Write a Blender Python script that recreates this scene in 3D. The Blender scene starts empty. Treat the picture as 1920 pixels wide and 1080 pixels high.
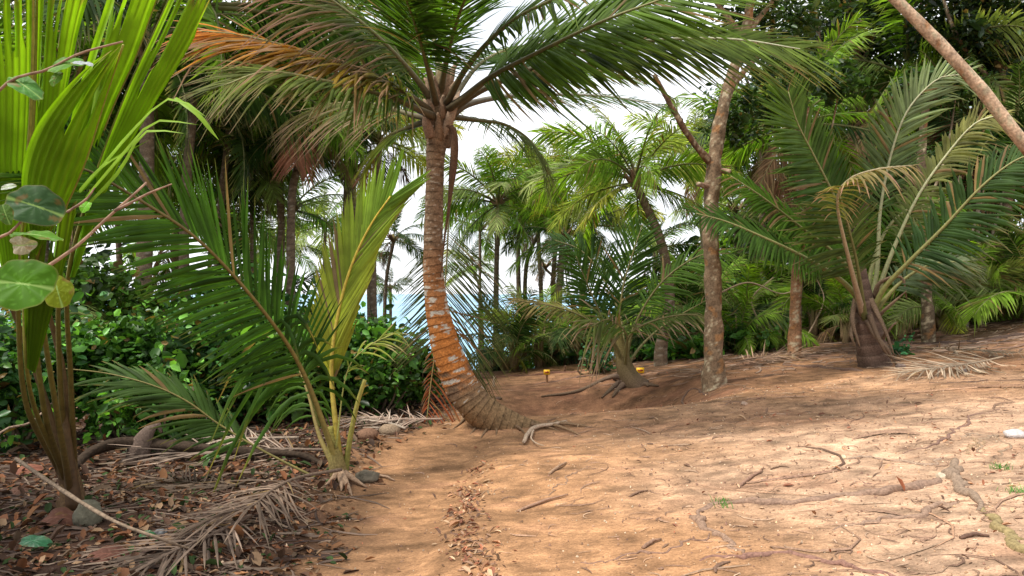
import bpy, math, random
import numpy as np
from mathutils import Vector, noise as mn

random.seed(7)
RG = np.random.default_rng(11)
SC = bpy.context.scene
COL = SC.collection
F = 1321.0          # focal length in photo pixels
EYE = 1.5
HOR = 550.0

def P(px, py, d):
    """point seen at photo pixel (px,py) standing d metres ahead"""
    return np.array((d*(px-960)/F, d, EYE + d*(HOR-py)/F))

def sm(a, b, x):
    t = np.clip((x-a)/(b-a), 0, 1)
    return t*t*(3-2*t)

# ------------------------------------------------------------------ terrain
def gz(x, y):
    x = np.asarray(x, float); y = np.asarray(y, float)
    xp = np.logaddexp(0, (x-0.2)*2.5)/2.5
    z = 0.098*xp + 0.05*np.maximum(0, xp-7)
    z = z - 0.018*np.maximum(0, y-8)*sm(4, 0, x)
    # gully behind the near crest
    yc = 9.75 - 0.05*x
    z = z - 0.55*np.exp(-((y-yc)/0.95)**2)*sm(-0.8, 0.6, x)*sm(3.1, 1.3, x)
    z = z + 0.07*np.exp(-((y-8.1)/0.6)**2)*sm(-1.2, 0.0, x)*sm(4.0, 2.0, x)
    # worn path, slightly sunk, from the camera to the leaning palm
    pc = -0.55 - 0.02*y
    pc = -0.95 + 0.09*(y-3)
    pd = np.where(x > pc, (x-pc)/0.42, (x-pc)/0.8)
    z = z - 0.10*np.exp(-pd**4)*sm(8.2, 6.2, y)
    # drop to the sea beyond the clearing
    w = sm(6.5, 1.5, x - 0.10*(y-14))
    z = z - w*(np.maximum(0, y-14.6)**1.45)*0.16
    z = z - (1-w)*(np.maximum(0, y-45)**1.4)*0.12
    return np.maximum(z, -16.0)

def bumps(x, y):
    v = Vector((x, y, 0))
    b = 0.030*mn.noise(v*0.9) + 0.012*mn.noise(v*2.3+Vector((5, 1, 0))) + 0.007*mn.noise(v*6.1)
    b += 0.005*mn.noise(v*15.0)
    r = 1-abs(mn.noise(Vector((x*1.1, y*3.2, 4.0))))*2
    b += 0.012*max(0, r-0.6)
    return b

def hz(x, y):
    return float(gz(x, y)) + bumps(x, y)

def G(px, py, lift=0.0):
    """point of the ground seen at photo pixel (px,py)"""
    d = np.linspace(1.5, 60, 3000)
    X = d*(px-960)/F; Z = EYE + d*(HOR-py)/F
    k = np.argmax(Z <= gz(X, d))
    dd = d[k] if Z[k] <= gz(X[k], d[k]) else 40.0
    x = dd*(px-960)/F
    return np.array((x, dd, hz(x, dd)+lift))

# ------------------------------------------------------------------ materials
def mat(name):
    m = bpy.data.materials.new(name); m.use_nodes = True
    nt = m.node_tree
    for n in list(nt.nodes): nt.nodes.remove(n)
    out = nt.nodes.new('ShaderNodeOutputMaterial')
    return m, nt, out

def leafmat(name, trans=0.35, rough=0.42, spec=0.5, tint=(1.5, 1.6, 0.55)):
    m, nt, out = mat(name); N = nt.nodes.new; L = nt.links.new
    at = N('ShaderNodeAttribute'); at.attribute_name = 'Col'
    geo = N('ShaderNodeNewGeometry')
    nz = N('ShaderNodeTexNoise'); nz.inputs['Scale'].default_value = 5.0; nz.inputs['Detail'].default_value = 4
    L(geo.outputs['Position'], nz.inputs['Vector'])
    mr = N('ShaderNodeMapRange'); mr.inputs['From Min'].default_value = .3; mr.inputs['From Max'].default_value = .7
    mr.inputs['To Min'].default_value = .72; mr.inputs['To Max'].default_value = 1.3
    L(nz.outputs['Fac'], mr.inputs['Value'])
    mx = N('ShaderNodeVectorMath'); mx.operation = 'SCALE'
    L(at.outputs['Color'], mx.inputs[0]); L(mr.outputs['Result'], mx.inputs['Scale'])
    b = N('ShaderNodeBsdfPrincipled'); b.inputs['Roughness'].default_value = rough
    b.inputs['Specular IOR Level'].default_value = spec
    L(mx.outputs[0], b.inputs['Base Color'])
    tr = N('ShaderNodeBsdfTranslucent')
    tm = N('ShaderNodeVectorMath'); tm.operation = 'MULTIPLY'; tm.inputs[1].default_value = tint
    L(mx.outputs[0], tm.inputs[0]); L(tm.outputs[0], tr.inputs['Color'])
    ms = N('ShaderNodeMixShader'); ms.inputs[0].default_value = trans
    L(b.outputs[0], ms.inputs[1]); L(tr.outputs[0], ms.inputs[2]); L(ms.outputs[0], out.inputs['Surface'])
    return m

def vcmat(name, rough=0.85, bump=0.4, scale=40, spec=0.3, lo=.75, hi=1.25, stretch=(1, 1, 1), dist=0.01):
    m, nt, out = mat(name); N = nt.nodes.new; L = nt.links.new
    at = N('ShaderNodeAttribute'); at.attribute_name = 'Col'
    tc = N('ShaderNodeTexCoord'); mp = N('ShaderNodeMapping'); mp.inputs['Scale'].default_value = stretch
    L(tc.outputs['Object'], mp.inputs['Vector'])
    nz = N('ShaderNodeTexNoise'); nz.inputs['Scale'].default_value = scale; nz.inputs['Detail'].default_value = 6
    L(mp.outputs[0], nz.inputs['Vector'])
    mr = N('ShaderNodeMapRange'); mr.inputs['From Min'].default_value = .3; mr.inputs['From Max'].default_value = .7
    mr.inputs['To Min'].default_value = lo; mr.inputs['To Max'].default_value = hi
    L(nz.outputs['Fac'], mr.inputs['Value'])
    mx = N('ShaderNodeVectorMath'); mx.operation = 'SCALE'
    L(at.outputs['Color'], mx.inputs[0]); L(mr.outputs['Result'], mx.inputs['Scale'])
    b = N('ShaderNodeBsdfPrincipled'); b.inputs['Roughness'].default_value = rough
    b.inputs['Specular IOR Level'].default_value = spec
    L(mx.outputs[0], b.inputs['Base Color'])
    bp = N('ShaderNodeBump'); bp.inputs['Strength'].default_value = bump; bp.inputs['Distance'].default_value = dist
    L(nz.outputs['Fac'], bp.inputs['Height']); L(bp.outputs[0], b.inputs['Normal'])
    L(b.outputs[0], out.inputs['Surface'])
    return m

M_LEAF = leafmat('palm_leaf', .42, .5, .1)
M_LIME = leafmat('young_palm_leaf', .42, .5, .22, (1.2, 1.3, .5))
M_BROAD = leafmat('broad_leaf', .3, .36, .35)
M_SG = leafmat('sea_grape_leaf', .28, .5, .12)
M_DRY = leafmat('dry_leaf', .12, .8, .2, (1.1, 1, .8))
M_STEM = vcmat('stem_skin', .6, .25, 30, .4)
M_BARK = vcmat('bark', .9, .8, 38, .15, .6, 1.35)
M_PALMBARK = vcmat('palm_bark', .9, .7, 55, .15, .65, 1.3, (1, 1, 1))
M_WOOD = vcmat('dead_wood', .9, .6, 60, .15, .65, 1.3)
M_STONE = vcmat('stone', .85, .8, 25, .3, .7, 1.25, dist=.02)

# ------------------------------------------------------------------ meshes and objects
ORI = {}
def tag(o, label=None, cat=None, group=None, kind=None):
    if label: o['label'] = label
    if cat: o['category'] = cat
    if group: o['group'] = group
    if kind: o['kind'] = kind
    return o

def thing(name, base, label, cat, group=None):
    o = bpy.data.objects.new(name, None); o.empty_display_size = .2
    o.location = tuple(base); COL.objects.link(o)
    ORI[o.name] = np.array(base, float)
    return tag(o, label, cat, group)

def mesh(name, V, Q, cols, m, smooth=False):
    V = np.ascontiguousarray(V, dtype=np.float32).reshape(-1, 3)
    Q = np.ascontiguousarray(Q, dtype=np.int32).reshape(-1, 4)
    me = bpy.data.meshes.new(name)
    me.vertices.add(len(V)); me.vertices.foreach_set('co', V.ravel())
    me.loops.add(Q.size); me.loops.foreach_set('vertex_index', Q.ravel())
    me.polygons.add(len(Q)); me.polygons.foreach_set('loop_start', np.arange(0, Q.size, 4, dtype=np.int32))
    me.update(calc_edges=True)
    if smooth: me.polygons.foreach_set('use_smooth', np.ones(len(Q), dtype=bool))
    if cols is not None:
        c = np.asarray(cols, dtype=np.float32)
        if c.ndim == 1: c = np.tile(c[:3], (len(V), 1))
        c = c.reshape(-1, c.shape[-1])[:, :3]
        c4 = np.ones((len(V), 4), dtype=np.float32); c4[:, :3] = np.clip(c, 0, 1)
        a = me.color_attributes.new('Col', 'FLOAT_COLOR', 'POINT'); a.data.foreach_set('color', c4.ravel())
    me.materials.append(m)
    return me

def put(name, V, Q, cols, m, parent=None, smooth=False, base=None):
    """link one mesh object; V in world coordinates"""
    V = np.asarray(V, float).reshape(-1, 3)
    o0 = ORI[parent.name] if parent is not None else np.array(base if base is not None else (0, 0, 0), float)
    me = mesh(name, V-o0, Q, cols, m, smooth)
    o = bpy.data.objects.new(name, me); COL.objects.link(o)
    if parent is not None: o.parent = parent
    else: o.location = tuple(o0)
    ORI[o.name] = o0
    return o

def join(parts):
    Vs, Qs, Cs, k = [], [], [], 0
    for V, Q, C in parts:
        V = V.reshape(-1, 3); C = np.asarray(C, float)
        if C.ndim == 1: C = np.tile(C[:3], (len(V), 1))
        Vs.append(V); Cs.append(C.reshape(-1, C.shape[-1])[:, :3]); Qs.append(Q.reshape(-1, 4)+k); k += len(V)
    return np.concatenate(Vs), np.concatenate(Qs), np.concatenate(Cs)

def nrm(a):
    return a/np.maximum(np.linalg.norm(a, axis=-1, keepdims=True), 1e-9)

def spline(pts, n):
    p = np.array(pts, float)
    if len(p) == 2: p = np.array([p[0], (p[0]+p[1])/2, p[1]])
    q = np.vstack([2*p[0]-p[1], p, 2*p[-1]-p[-2]])
    out = []
    segs = len(p)-1
    for t in np.linspace(0, segs, n*4):
        i = min(int(t), segs-1); f = t-i
        a, b, c, d = q[i], q[i+1], q[i+2], q[i+3]
        out.append(.5*((2*b)+(c-a)*f+(2*a-5*b+4*c-d)*f*f+(3*b-a-3*c+d)*f**3))
    out = np.array(out)
    s = np.concatenate([[0], np.cumsum(np.linalg.norm(np.diff(out, axis=0), axis=1))])
    u = np.linspace(0, s[-1], n)
    return np.stack([np.interp(u, s, out[:, k]) for k in range(out.shape[1])], 1)

def tube(pts, rad, n=24, k=8, col=(.2, .15, .1), col2=None, rfn=None, flat=1.0, cap=True, raw=False):
    """tapered tube along pts; rad list interpolated; returns V,Q,C"""
    c = np.array(pts, float) if raw else spline(pts, n)
    n = len(c)
    r = np.interp(np.linspace(0, 1, n), np.linspace(0, 1, len(rad)), rad)
    T = nrm(np.gradient(c, axis=0))
    up = np.array((0, 0, 1.0)) if abs(T[0][2]) < .8 else np.array((0, 1.0, 0))
    A = nrm(np.cross(T, up)); B = np.cross(T, A)
    # keep the frame from flipping
    for i in range(1, n):
        a = A[i-1]-T[i]*np.dot(A[i-1], T[i]); A[i] = a/max(np.linalg.norm(a), 1e-9); B[i] = np.cross(T[i], A[i])
    th = np.linspace(0, 2*math.pi, k, endpoint=False)
    R = r[:, None]*np.ones((1, k))
    if rfn is not None: R = R*rfn(np.arange(n)[:, None], th[None, :])
    V = c[:, None, :] + R[..., None]*(np.cos(th)[None, :, None]*A[:, None, :] + flat*np.sin(th)[None, :, None]*B[:, None, :])
    i = np.arange(n-1)[:, None]; j = np.arange(k)[None, :]; j2 = (j+1) % k
    Q = np.stack([i*k+j, i*k+j2, (i+1)*k+j2, (i+1)*k+j], -1).reshape(-1, 4)
    c1 = np.array(col, float)
    if col2 is None: C = np.tile(c1, (n*k, 1))
    else: C = np.repeat(c1+(np.array(col2)-c1)*np.linspace(0, 1, n)[:, None], k, 0)
    V = V.reshape(-1, 3)
    if cap and k % 2 == 0:
        caps = []
        for off in (0, (n-1)*k):
            for a in range(k//2-1):
                q = [off+a, off+a+1, off+k-2-a, off+k-1-a]
                caps.append(q if off else q[::-1])
        if caps: Q = np.vstack([Q, np.array(caps)])
    return V, Q, C

def grid_quads(n, m, k):
    """n strips of m rows x k columns of vertices"""
    a = np.arange(n)[:, None, None]*(m*k); i = np.arange(m-1)[None, :, None]*k; j = np.arange(k-1)[None, None, :]
    b = a+i+j
    return np.stack([b, b+1, b+k+1, b+k], -1).reshape(-1, 4)

# ------------------------------------------------------------------ palm fronds
def leaflets(path, N, n=70, L=.8, w=.02, a0=62, a1=28, droop=.25, lift=0.0, fold=.35, start=.2, segs=4, across=3,
             c0=(.06, .13, .02), c1=None, tip=None, tipamt=.0, jit=.06, cj=.2, sides=(1, 1), seed=0, wind=(0, 0, 0), pmin=.35,
             tj=.25, gaps=0.0, endu=1.0):
    rg = np.random.default_rng(seed)
    c = spline(path, 60)
    s = np.linspace(0, 1, 60)
    T = nrm(np.gradient(c, axis=0))
    N = np.array(N, float)
    out = []
    for side in (1, -1):
        Ls = L*sides[0 if side == 1 else 1]
        if Ls <= 0: continue
        u = np.linspace(start, endu, n) + rg.normal(0, .25/n, n)
        u = np.clip(u, 0, 1)
        if gaps: u = u[rg.random(n) > gaps]
        nn = len(u)
        q = np.stack([np.interp(u, s, c[:, k]) for k in range(3)], 1)
        t = nrm(np.stack([np.interp(u, s, T[:, k]) for k in range(3)], 1))
        No = nrm(N - (t@N)[:, None]*t)
        S = np.cross(t, No)*side
        uu = np.clip((u-start)/(1-start+1e-6), 0, 1)
        a = np.radians(a0+(a1-a0)*uu**.9 + rg.normal(0, 60*jit, nn))
        d = nrm(np.cos(a)[:, None]*t + np.sin(a)[:, None]*S + (lift+rg.normal(0, jit, nn))[:, None]*No)
        prof = pmin+(1-pmin)*np.sin(math.pi*np.clip(.16+.80*uu, 0, 1))**.75
        prof = np.where(uu < .25, np.maximum(prof, .75*prof+.2), prof)
        Li = Ls*prof*(1+rg.normal(0, jit, nn))
        m = segs+1
        v = np.linspace(0, 1, m)
        g = np.array((0, 0, -1.0))*droop + np.array(wind)
        dr = (1+rg.normal(0, .35, nn)); kk_ = rg.random(nn) < .06; dr[kk_] += .25/max(droop, .12)
        pos = q[:, None]+d[:, None]*(Li[:, None]*v)[..., None]+g[None, None]*(Li[:, None]*dr[:, None]*v[None]**2)[..., None]
        tt = nrm(d[:, None]+2*g[None, None]*(dr[:, None]*v[None])[..., None])
        tw = rg.normal(0, tj, nn)
        N2 = nrm(No[:, None]+S[:, None]*tw[:, None, None]*.8+t[:, None]*tw[:, None, None])
        W = nrm(np.cross(tt, N2)); n3 = np.cross(W, tt)
        wp = np.interp(v, [0, .12, .35, .7, 1], [.45, .85, 1, .72, .06])
        hw = (w*.5*wp[None]*np.clip(prof, .5, 1)[:, None])[..., None]
        if across == 3:
            V = np.stack([pos-W*hw-n3*hw*fold*2, pos, pos+W*hw-n3*hw*fold*2], 2)
        else:
            V = np.stack([pos-W*hw, pos+W*hw], 2)
        ca = np.array(c0, float)[None]+(np.array(c1 if c1 is not None else c0, float)-np.array(c0))[None]*uu[:, None]
        br = np.exp(rg.normal(0, cj, nn))[:, None]
        ca = ca*br
        dd_ = rg.random(nn) < .04; ca[dd_] = np.array((.24, .16, .075))
        if tip is None: tip = (.26, .20, .07); tipamt = .03
        C = np.repeat(ca[:, None], m, 1)
        if tip is not None:
            ta = np.clip((v[None]-(1-tipamt*(1+rg.normal(0, .4, nn))[:, None]))/.15, 0, 1)[..., None]
            C = C*(1-ta)+np.array(tip)*ta
        C = np.repeat(C[:, :, None], across, 2)
        out.append((V.reshape(-1, 3), grid_quads(nn, m, across), C.reshape(-1, 3)))
    return join(out)

def frond(parent, path, N, rib=(.02, .004), ribcol=(.18, .2, .05), ribcol2=None, m=None, sub=True, label=None, k=6, **kw):
    """a frond: leaflets mesh with its midrib as a sub-part"""
    m = m or M_LEAF
    V, Q, C = leaflets(path, N, **kw)
    o = put('frond', V, Q, C, m, parent)
    if label: o['label'] = label
    V, Q, C = tube(path, list(np.interp(np.linspace(0, 1, 6), [0, .3, 1], [rib[0], rib[0]*.5+rib[1]*.5, rib[1]])), 36, k, ribcol, ribcol2)
    put('midrib', V, Q, C, M_STEM, o, smooth=True)
    return o

# ------------------------------------------------------------------ broad leaves
def leafcloud(pts, size, dirs=None, col=(.05, .12, .02), cj=.3, asp=.55, seed=0, up=.5, col2=None, mix=.2, fold=.25, bright=None):
    """hexagon leaves at pts; returns V,Q,C"""
    rg = np.random.default_rng(seed)
    n = len(pts)
    d = rg.normal(0, 1, (n, 3)) if dirs is None else dirs+rg.normal(0, .45, (n, 3))
    d = nrm(d*np.array((1, 1, .6)))
    nn = nrm(rg.normal(0, 1, (n, 3))*(1-up)+np.array((0, 0, 1.0))*up*1.6)
    W = nrm(np.cross(d, nn)); n3 = np.cross(W, d)
    L = (size*np.exp(rg.normal(0, .36, n)))[:, None]; w = L*asp*.5
    f = n3*w*fold
    V = np.stack([pts, pts+d*L*.3-W*w*.95+f, pts+d*L*.72-W*w*.8+f, pts+d*L-n3*L*.12, pts+d*L*.72+W*w*.8+f, pts+d*L*.3+W*w*.95+f], 1)
    b = (np.arange(n)*6)[:, None]
    Q = np.concatenate([b+np.array([[0, 1, 2, 3]]), b+np.array([[0, 3, 4, 5]])], 0)
    c = np.tile(np.array(col, float), (n, 1))
    if col2 is not None:
        k = rg.random(n) < mix; c[k] = np.array(col2)
    if col2 is not None: c[rg.random(n) < .03] = np.array((.19, .12, .04))
    c = c*np.exp(rg.normal(0, cj, n))[:, None]
    return V.reshape(-1, 3), Q, np.repeat(c, 6, 0)

def blob_pts(center, rad, n, seed, clumps=12, spread=.42, hollow=.5):
    """leaf points in irregular clumps through an ellipsoid"""
    rg = np.random.default_rng(seed)
    cd = nrm(rg.normal(0, 1, (clumps, 3)))*(hollow+(1-hollow)*rg.random((clumps, 1)))
    k = rg.integers(0, clumps, n)
    sc = (.5+rg.random(clumps))[k][:, None]
    p = cd[k]*.8+rg.normal(0, spread*.5, (n, 3))*sc
    return np.array(center)+p*np.array(rad)
# ================================================================== light, sky, camera
SUN_EL, SUN_AZ = math.radians(60), math.radians(-62)   # sun to the left, a little behind the viewer
sd = np.array((math.sin(SUN_AZ)*math.cos(SUN_EL), -math.cos(SUN_AZ)*math.cos(SUN_EL), math.sin(SUN_EL)))
w = bpy.data.worlds.new('World'); SC.world = w; w.use_nodes = True
nt = w.node_tree; N = nt.nodes.new; L = nt.links.new
bg = nt.nodes['Background']
sky = N('ShaderNodeTexSky'); sky.sky_type = 'NISHITA'; sky.sun_disc = False
sky.sun_elevation = SUN_EL; sky.sun_rotation = math.pi-SUN_AZ
sky.air_density = 1.0; sky.dust_density = 1.5; sky.ozone_density = 1.0
tc = N('ShaderNodeTexCoord'); mp = N('ShaderNodeMapping'); mp.inputs['Scale'].default_value = (1, 1, 3.0)
cn = N('ShaderNodeTexNoise'); cn.inputs['Scale'].default_value = 2.6; cn.inputs['Detail'].default_value = 7
L(tc.outputs['Generated'], mp.inputs['Vector']); L(mp.outputs[0], cn.inputs['Vector'])
cr = N('ShaderNodeMapRange'); cr.inputs['From Min'].default_value = .38; cr.inputs['From Max'].default_value = .56
cr.inputs['To Min'].default_value = .62
L(cn.outputs['Fac'], cr.inputs['Value'])
cm = N('ShaderNodeMix'); cm.data_type = 'RGBA'
L(cr.outputs['Result'], cm.inputs['Factor']); L(sky.outputs[0], cm.inputs['A']); cm.inputs['B'].default_value = (10.0, 10.2, 10.6, 1)
L(cm.outputs['Result'], bg.inputs['Color']); bg.inputs['Strength'].default_value = 0.112
sl = bpy.data.lights.new('sun', 'SUN'); sl.energy = 3.6; sl.angle = math.radians(13); sl.color = (1, .95, .86)
so = bpy.data.objects.new('sun', sl); COL.objects.link(so); so.location = (5, -8, 14)
so.rotation_euler = Vector(sd).to_track_quat('Z', 'Y').to_euler()
cd = bpy.data.cameras.new('camera'); cam = bpy.data.objects.new('camera', cd); COL.objects.link(cam)
cd.sensor_width = 36; cd.lens = 36*F/1920; cd.shift_y = (HOR-540)/1920
cam.location = (0, 0, EYE); cam.rotation_euler = (math.pi/2, 0, 0)
cd.clip_start = .05; cd.clip_end = 20000
SC.camera = cam
SC.view_settings.view_transform = 'Standard'; SC.view_settings.look = 'None'
SC.view_settings.exposure = 0.5; SC.view_settings.gamma = 1
SC.render.engine = 'CYCLES'
SC.cycles.max_bounces = 7; SC.cycles.diffuse_bounces = 3; SC.cycles.transmission_bounces = 4; SC.cycles.glossy_bounces = 2
SC.cycles.use_denoising = True

# ================================================================== ground
def axis(lo, a, b, hi, st, gr=1.09):
    mid = list(np.arange(a, b, st)); l = []; s = st; x = a
    while x > lo: s *= gr; x -= s; l.append(x)
    r = []; s = st; x = mid[-1]
    while x < hi: s *= gr; x += s; r.append(x)
    return np.array(l[::-1]+mid+r)
gx = axis(-130, -5.2, 8.5, 150, .038); gy = axis(-30, 2.2, 13.5, 90, .038)
X, Y = np.meshgrid(gx, gy)
Z = gz(X, Y)
SX, SY = X.ravel(), Y.ravel()
B = np.array([bumps(float(a), float(b)) if -40 < a < 40 and b < 60 else 0 for a, b in zip(SX, SY)])
Z = Z+B.reshape(Z.shape)
gv = np.stack([X, Y, Z], -1).reshape(-1, 3)
n0, n1 = X.shape
gq = grid_quads(1, n0, n1)
# soil colours: pale trodden sand on the right, orange path, dark humus under the plants
N1 = np.array([mn.noise(Vector((a*.55, b*.9, 3))) if abs(a) < 25 and b < 30 else 0 for a, b in zip(SX, SY)])
N2_ = np.array([mn.noise(Vector((a*1.7, b*3.5, 8))) if abs(a) < 25 and b < 30 else 0 for a, b in zip(SX, SY)])
N3_ = np.array([mn.noise(Vector((a*5, b*9, 1))) if -6 < a < 10 and b < 14 else 0 for a, b in zip(SX, SY)])
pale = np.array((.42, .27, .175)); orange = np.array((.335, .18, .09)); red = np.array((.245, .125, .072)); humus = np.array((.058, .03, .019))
pw = sm(.1, 2.4, SX+N1*1.2)*sm(9.5, 5.0, SY+N1*2)
c = orange+(pale-orange)*pw[:, None]
rw = np.clip(sm(.05, .5, N1*.8+N2_*.7)*.5+sm(8.5, 10.5, SY)*.35, 0, 1)
c = c+(red-c)*rw[:, None]
gw = sm(8.4, 9.2, SY)*sm(12.2, 11.2, SY)*sm(-.6, .4, SX)*sm(4.2, 2.6, SX)*(.75+.5*N2_)  # red-brown gully slope; the shade in the hollow is put into this colour
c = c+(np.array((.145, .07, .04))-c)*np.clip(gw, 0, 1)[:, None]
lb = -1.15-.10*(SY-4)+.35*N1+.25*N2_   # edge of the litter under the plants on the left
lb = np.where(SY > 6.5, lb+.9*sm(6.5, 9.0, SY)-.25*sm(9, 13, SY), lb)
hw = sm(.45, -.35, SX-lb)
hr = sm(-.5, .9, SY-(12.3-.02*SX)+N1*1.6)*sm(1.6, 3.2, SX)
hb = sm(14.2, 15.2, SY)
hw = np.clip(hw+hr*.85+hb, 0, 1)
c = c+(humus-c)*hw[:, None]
c = c*(1+.55*N3_[:, None]+.45*N2_[:, None])
m, nt, out = mat('ground_soil'); N = nt.nodes.new; L = nt.links.new
at = N('ShaderNodeAttribute'); at.attribute_name = 'Col'
ge = N('ShaderNodeNewGeometry'); mp = N('ShaderNodeMapping'); mp.inputs['Scale'].default_value = (1, 1.7, 1)
L(ge.outputs['Position'], mp.inputs['Vector'])
def noi(sc, det=8, rg=.6):
    z = N('ShaderNodeTexNoise'); z.inputs['Scale'].default_value = sc; z.inputs['Detail'].default_value = det
    z.inputs['Roughness'].default_value = rg; L(mp.outputs[0], z.inputs['Vector']); return z
na, nb, nc = noi(9), noi(34), noi(3.2)
nd = noi(85, 4)
def mrange(src, a, b, lo, hi):
    r = N('ShaderNodeMapRange'); r.inputs['From Min'].default_value = a; r.inputs['From Max'].default_value = b
    r.inputs['To Min'].default_value = lo; r.inputs['To Max'].default_value = hi; L(src, r.inputs['Value']); return r.outputs[0]
def mul(a, b, op='MULTIPLY'):
    q = N('ShaderNodeMath'); q.operation = op; L(a, q.inputs[0]); L(b, q.inputs[1]); return q.outputs[0]
f = mul(mrange(na.outputs['Fac'], .3, .7, .74, 1.24), mrange(nb.outputs['Fac'], .3, .7, .72, 1.26))
f = mul(f, mrange(nc.outputs['Fac'], .35, .65, .84, 1.12))
f = mul(f, mrange(nd.outputs['Fac'], .32, .62, .72, 1.18))
sc_ = N('ShaderNodeVectorMath'); sc_.operation = 'SCALE'; L(at.outputs['Color'], sc_.inputs[0]); L(f, sc_.inputs['Scale'])
b = N('ShaderNodeBsdfPrincipled'); b.inputs['Roughness'].default_value = .95; b.inputs['Specular IOR Level'].default_value = .15
L(sc_.outputs[0], b.inputs['Base Color'])
bp = N('ShaderNodeBump'); bp.inputs['Strength'].default_value = .6; bp.inputs['Distance'].default_value = .022
hh = mul(mrange(na.outputs['Fac'], 0, 1, 0, 1), mrange(nb.outputs['Fac'], 0, 1, 0, .6), 'ADD')
L(hh, bp.inputs['Height']); L(bp.outputs[0], b.inputs['Normal']); L(b.outputs[0], out.inputs['Surface'])
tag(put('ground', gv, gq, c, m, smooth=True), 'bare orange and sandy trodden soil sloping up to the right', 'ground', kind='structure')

# ================================================================== sea
m, nt, out = mat('sea_water'); N = nt.nodes.new; L = nt.links.new
b = N('ShaderNodeBsdfPrincipled'); b.inputs['Roughness'].default_value = .25; b.inputs['Specular IOR Level'].default_value = .4
ge = N('ShaderNodeNewGeometry'); mp = N('ShaderNodeMapping'); mp.inputs['Scale'].default_value = (.02, .008, 1)
nz = N('ShaderNodeTexNoise'); nz.inputs['Scale'].default_value = 1; nz.inputs['Detail'].default_value = 6
L(ge.outputs['Position'], mp.inputs['Vector']); L(mp.outputs[0], nz.inputs['Vector'])
r = N('ShaderNodeValToRGB'); r.color_ramp.elements[0].position = .35; r.color_ramp.elements[1].position = .68
r.color_ramp.elements[0].color = (.06, .26, .46, 1); r.color_ramp.elements[1].color = (.16, .42, .56, 1)
L(nz.outputs['Fac'], r.inputs[0]); L(r.outputs[0], b.inputs['Base Color'])
mp2 = N('ShaderNodeMapping'); mp2.inputs['Scale'].default_value = (.5, .9, 1); n2 = N('ShaderNodeTexNoise'); n2.inputs['Scale'].default_value = 1; n2.inputs['Detail'].default_value = 5
L(ge.outputs['Position'], mp2.inputs['Vector']); L(mp2.outputs[0], n2.inputs['Vector'])
bp = N('ShaderNodeBump'); bp.inputs['Strength'].default_value = .6; bp.inputs['Distance'].default_value = .6
L(n2.outputs['Fac'], bp.inputs['Height']); L(bp.outputs[0], b.inputs['Normal']); L(b.outputs[0], out.inputs['Surface'])
tag(put('sea', np.array([(-9000, -200, -12), (9000, -200, -12), (9000, 12000, -12), (-9000, 12000, -12)]), np.array([[0, 1, 2, 3]]), (.05, .3, .5), m),
    'turquoise blue sea beyond the palm trunks', 'sea', kind='structure')
def PP(l):
    """list of (px, py, d) -> world points"""
    return [P(*a) for a in l]
CAMN = np.array((0, -1.0, 0)); UPV = np.array((0, 0, 1.0))
def nv(x, y, z): return np.array((x, y, z), float)

GREEN = (.055, .115, .018); DARK = (.032, .072, .014); MID = (.09, .17, .022); LIME = (.30, .46, .02); YEL = (.50, .42, .04)
OLIVE = (.13, .15, .03); ORANGE = (.62, .24, .02); RUST = (.33, .11, .04); BROWN = (.17, .10, .055); DRY = (.40, .30, .21); PALE = (.30, .34, .14)

# ------------------------------------------------------------------ the leaning coconut palm in the middle
base = G(905, 797)
mp_ = thing('coconut_palm', base, 'leaning coconut palm with orange lichen and ring scars, its curved foot lying on the sand', 'palm tree', 'coconut palms of the grove')
D = 7.75
tp = [P(1075, 822, D-.1), P(1010, 812, D-.05), P(950, 795, D), P(900, 768, D), P(868, 728, D), P(846, 680, D), P(828, 620, D), P(817, 560, D), P(812, 500, D), P(813, 430, D), P(815, 350, D), P(817, 290, D), P(822, 240, D), P(826, 190, D)]
rr = [.06, .11, .155, .185, .185, .165, .138, .118, .108, .102, .098, .095, .12, .10]
def ringfn(step, amp):
    def f(i, th):
        ph = (i/step + .18*np.sin(th+i*.05)+.1*np.sin(2*th)) % 1.0
        return 1+amp*(1-ph)**2 + .02*np.sin(3*th+i*.11)
    return f
NR = 620
V, Q, C = tube(tp, rr, NR, 40, (.16, .11, .075), rfn=ringfn(11, .035))
cc = spline(tp, NR)
Cn = np.zeros((NR, 40, 3)); Vr = V.reshape(NR, 40, 3)
for i in range(NR):
    zt = cc[i][2]
    for j in range(0, 40):
        p = Vector(Vr[i, j]); a = mn.noise(p*Vector((9, 9, 14))); b2 = mn.noise(p*Vector((22, 22, 40))+Vector((3, 3, 3))); e = mn.noise(p*3.0)
        ph = (i/11 + .18*math.sin(j*.157+i*.05)) % 1.0
        col = np.array((.20, .125, .075))*(1+.5*a+.3*b2)
        low = min(1, max(0, (2.15-zt)/1.1)); o_ = low*min(1, max(0, (zt-.42+.35*a)/.22))
        if .12 < o_+.5*e: col = col*(1-o_*.9)+np.array((.40, .14, .03))*(1+.35*b2)*o_*.9
        gr = min(1, max(0, (.50-zt+.2*a)/.25))
        col = col*(1-gr)+np.array((.21, .13, .065))*(1+.5*b2+.3*a)*gr
        # pale lichen patches on the orange part
        if o_ > .2 and a+.45*b2 > .34 and .2 < ph < .95: col = np.array((.40, .36, .30))*(1+.3*b2)
        elif zt > 1.5 and b2 > .42: col = np.array((.34, .27, .2))
        if ph < .10+.06*e: col = col*(.5+.25*b2)
        Cn[i, j] = np.clip(col, .01, .9)
put('trunk', V, Q, Cn.reshape(-1, 3), M_PALMBARK, mp_, smooth=True)
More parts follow.
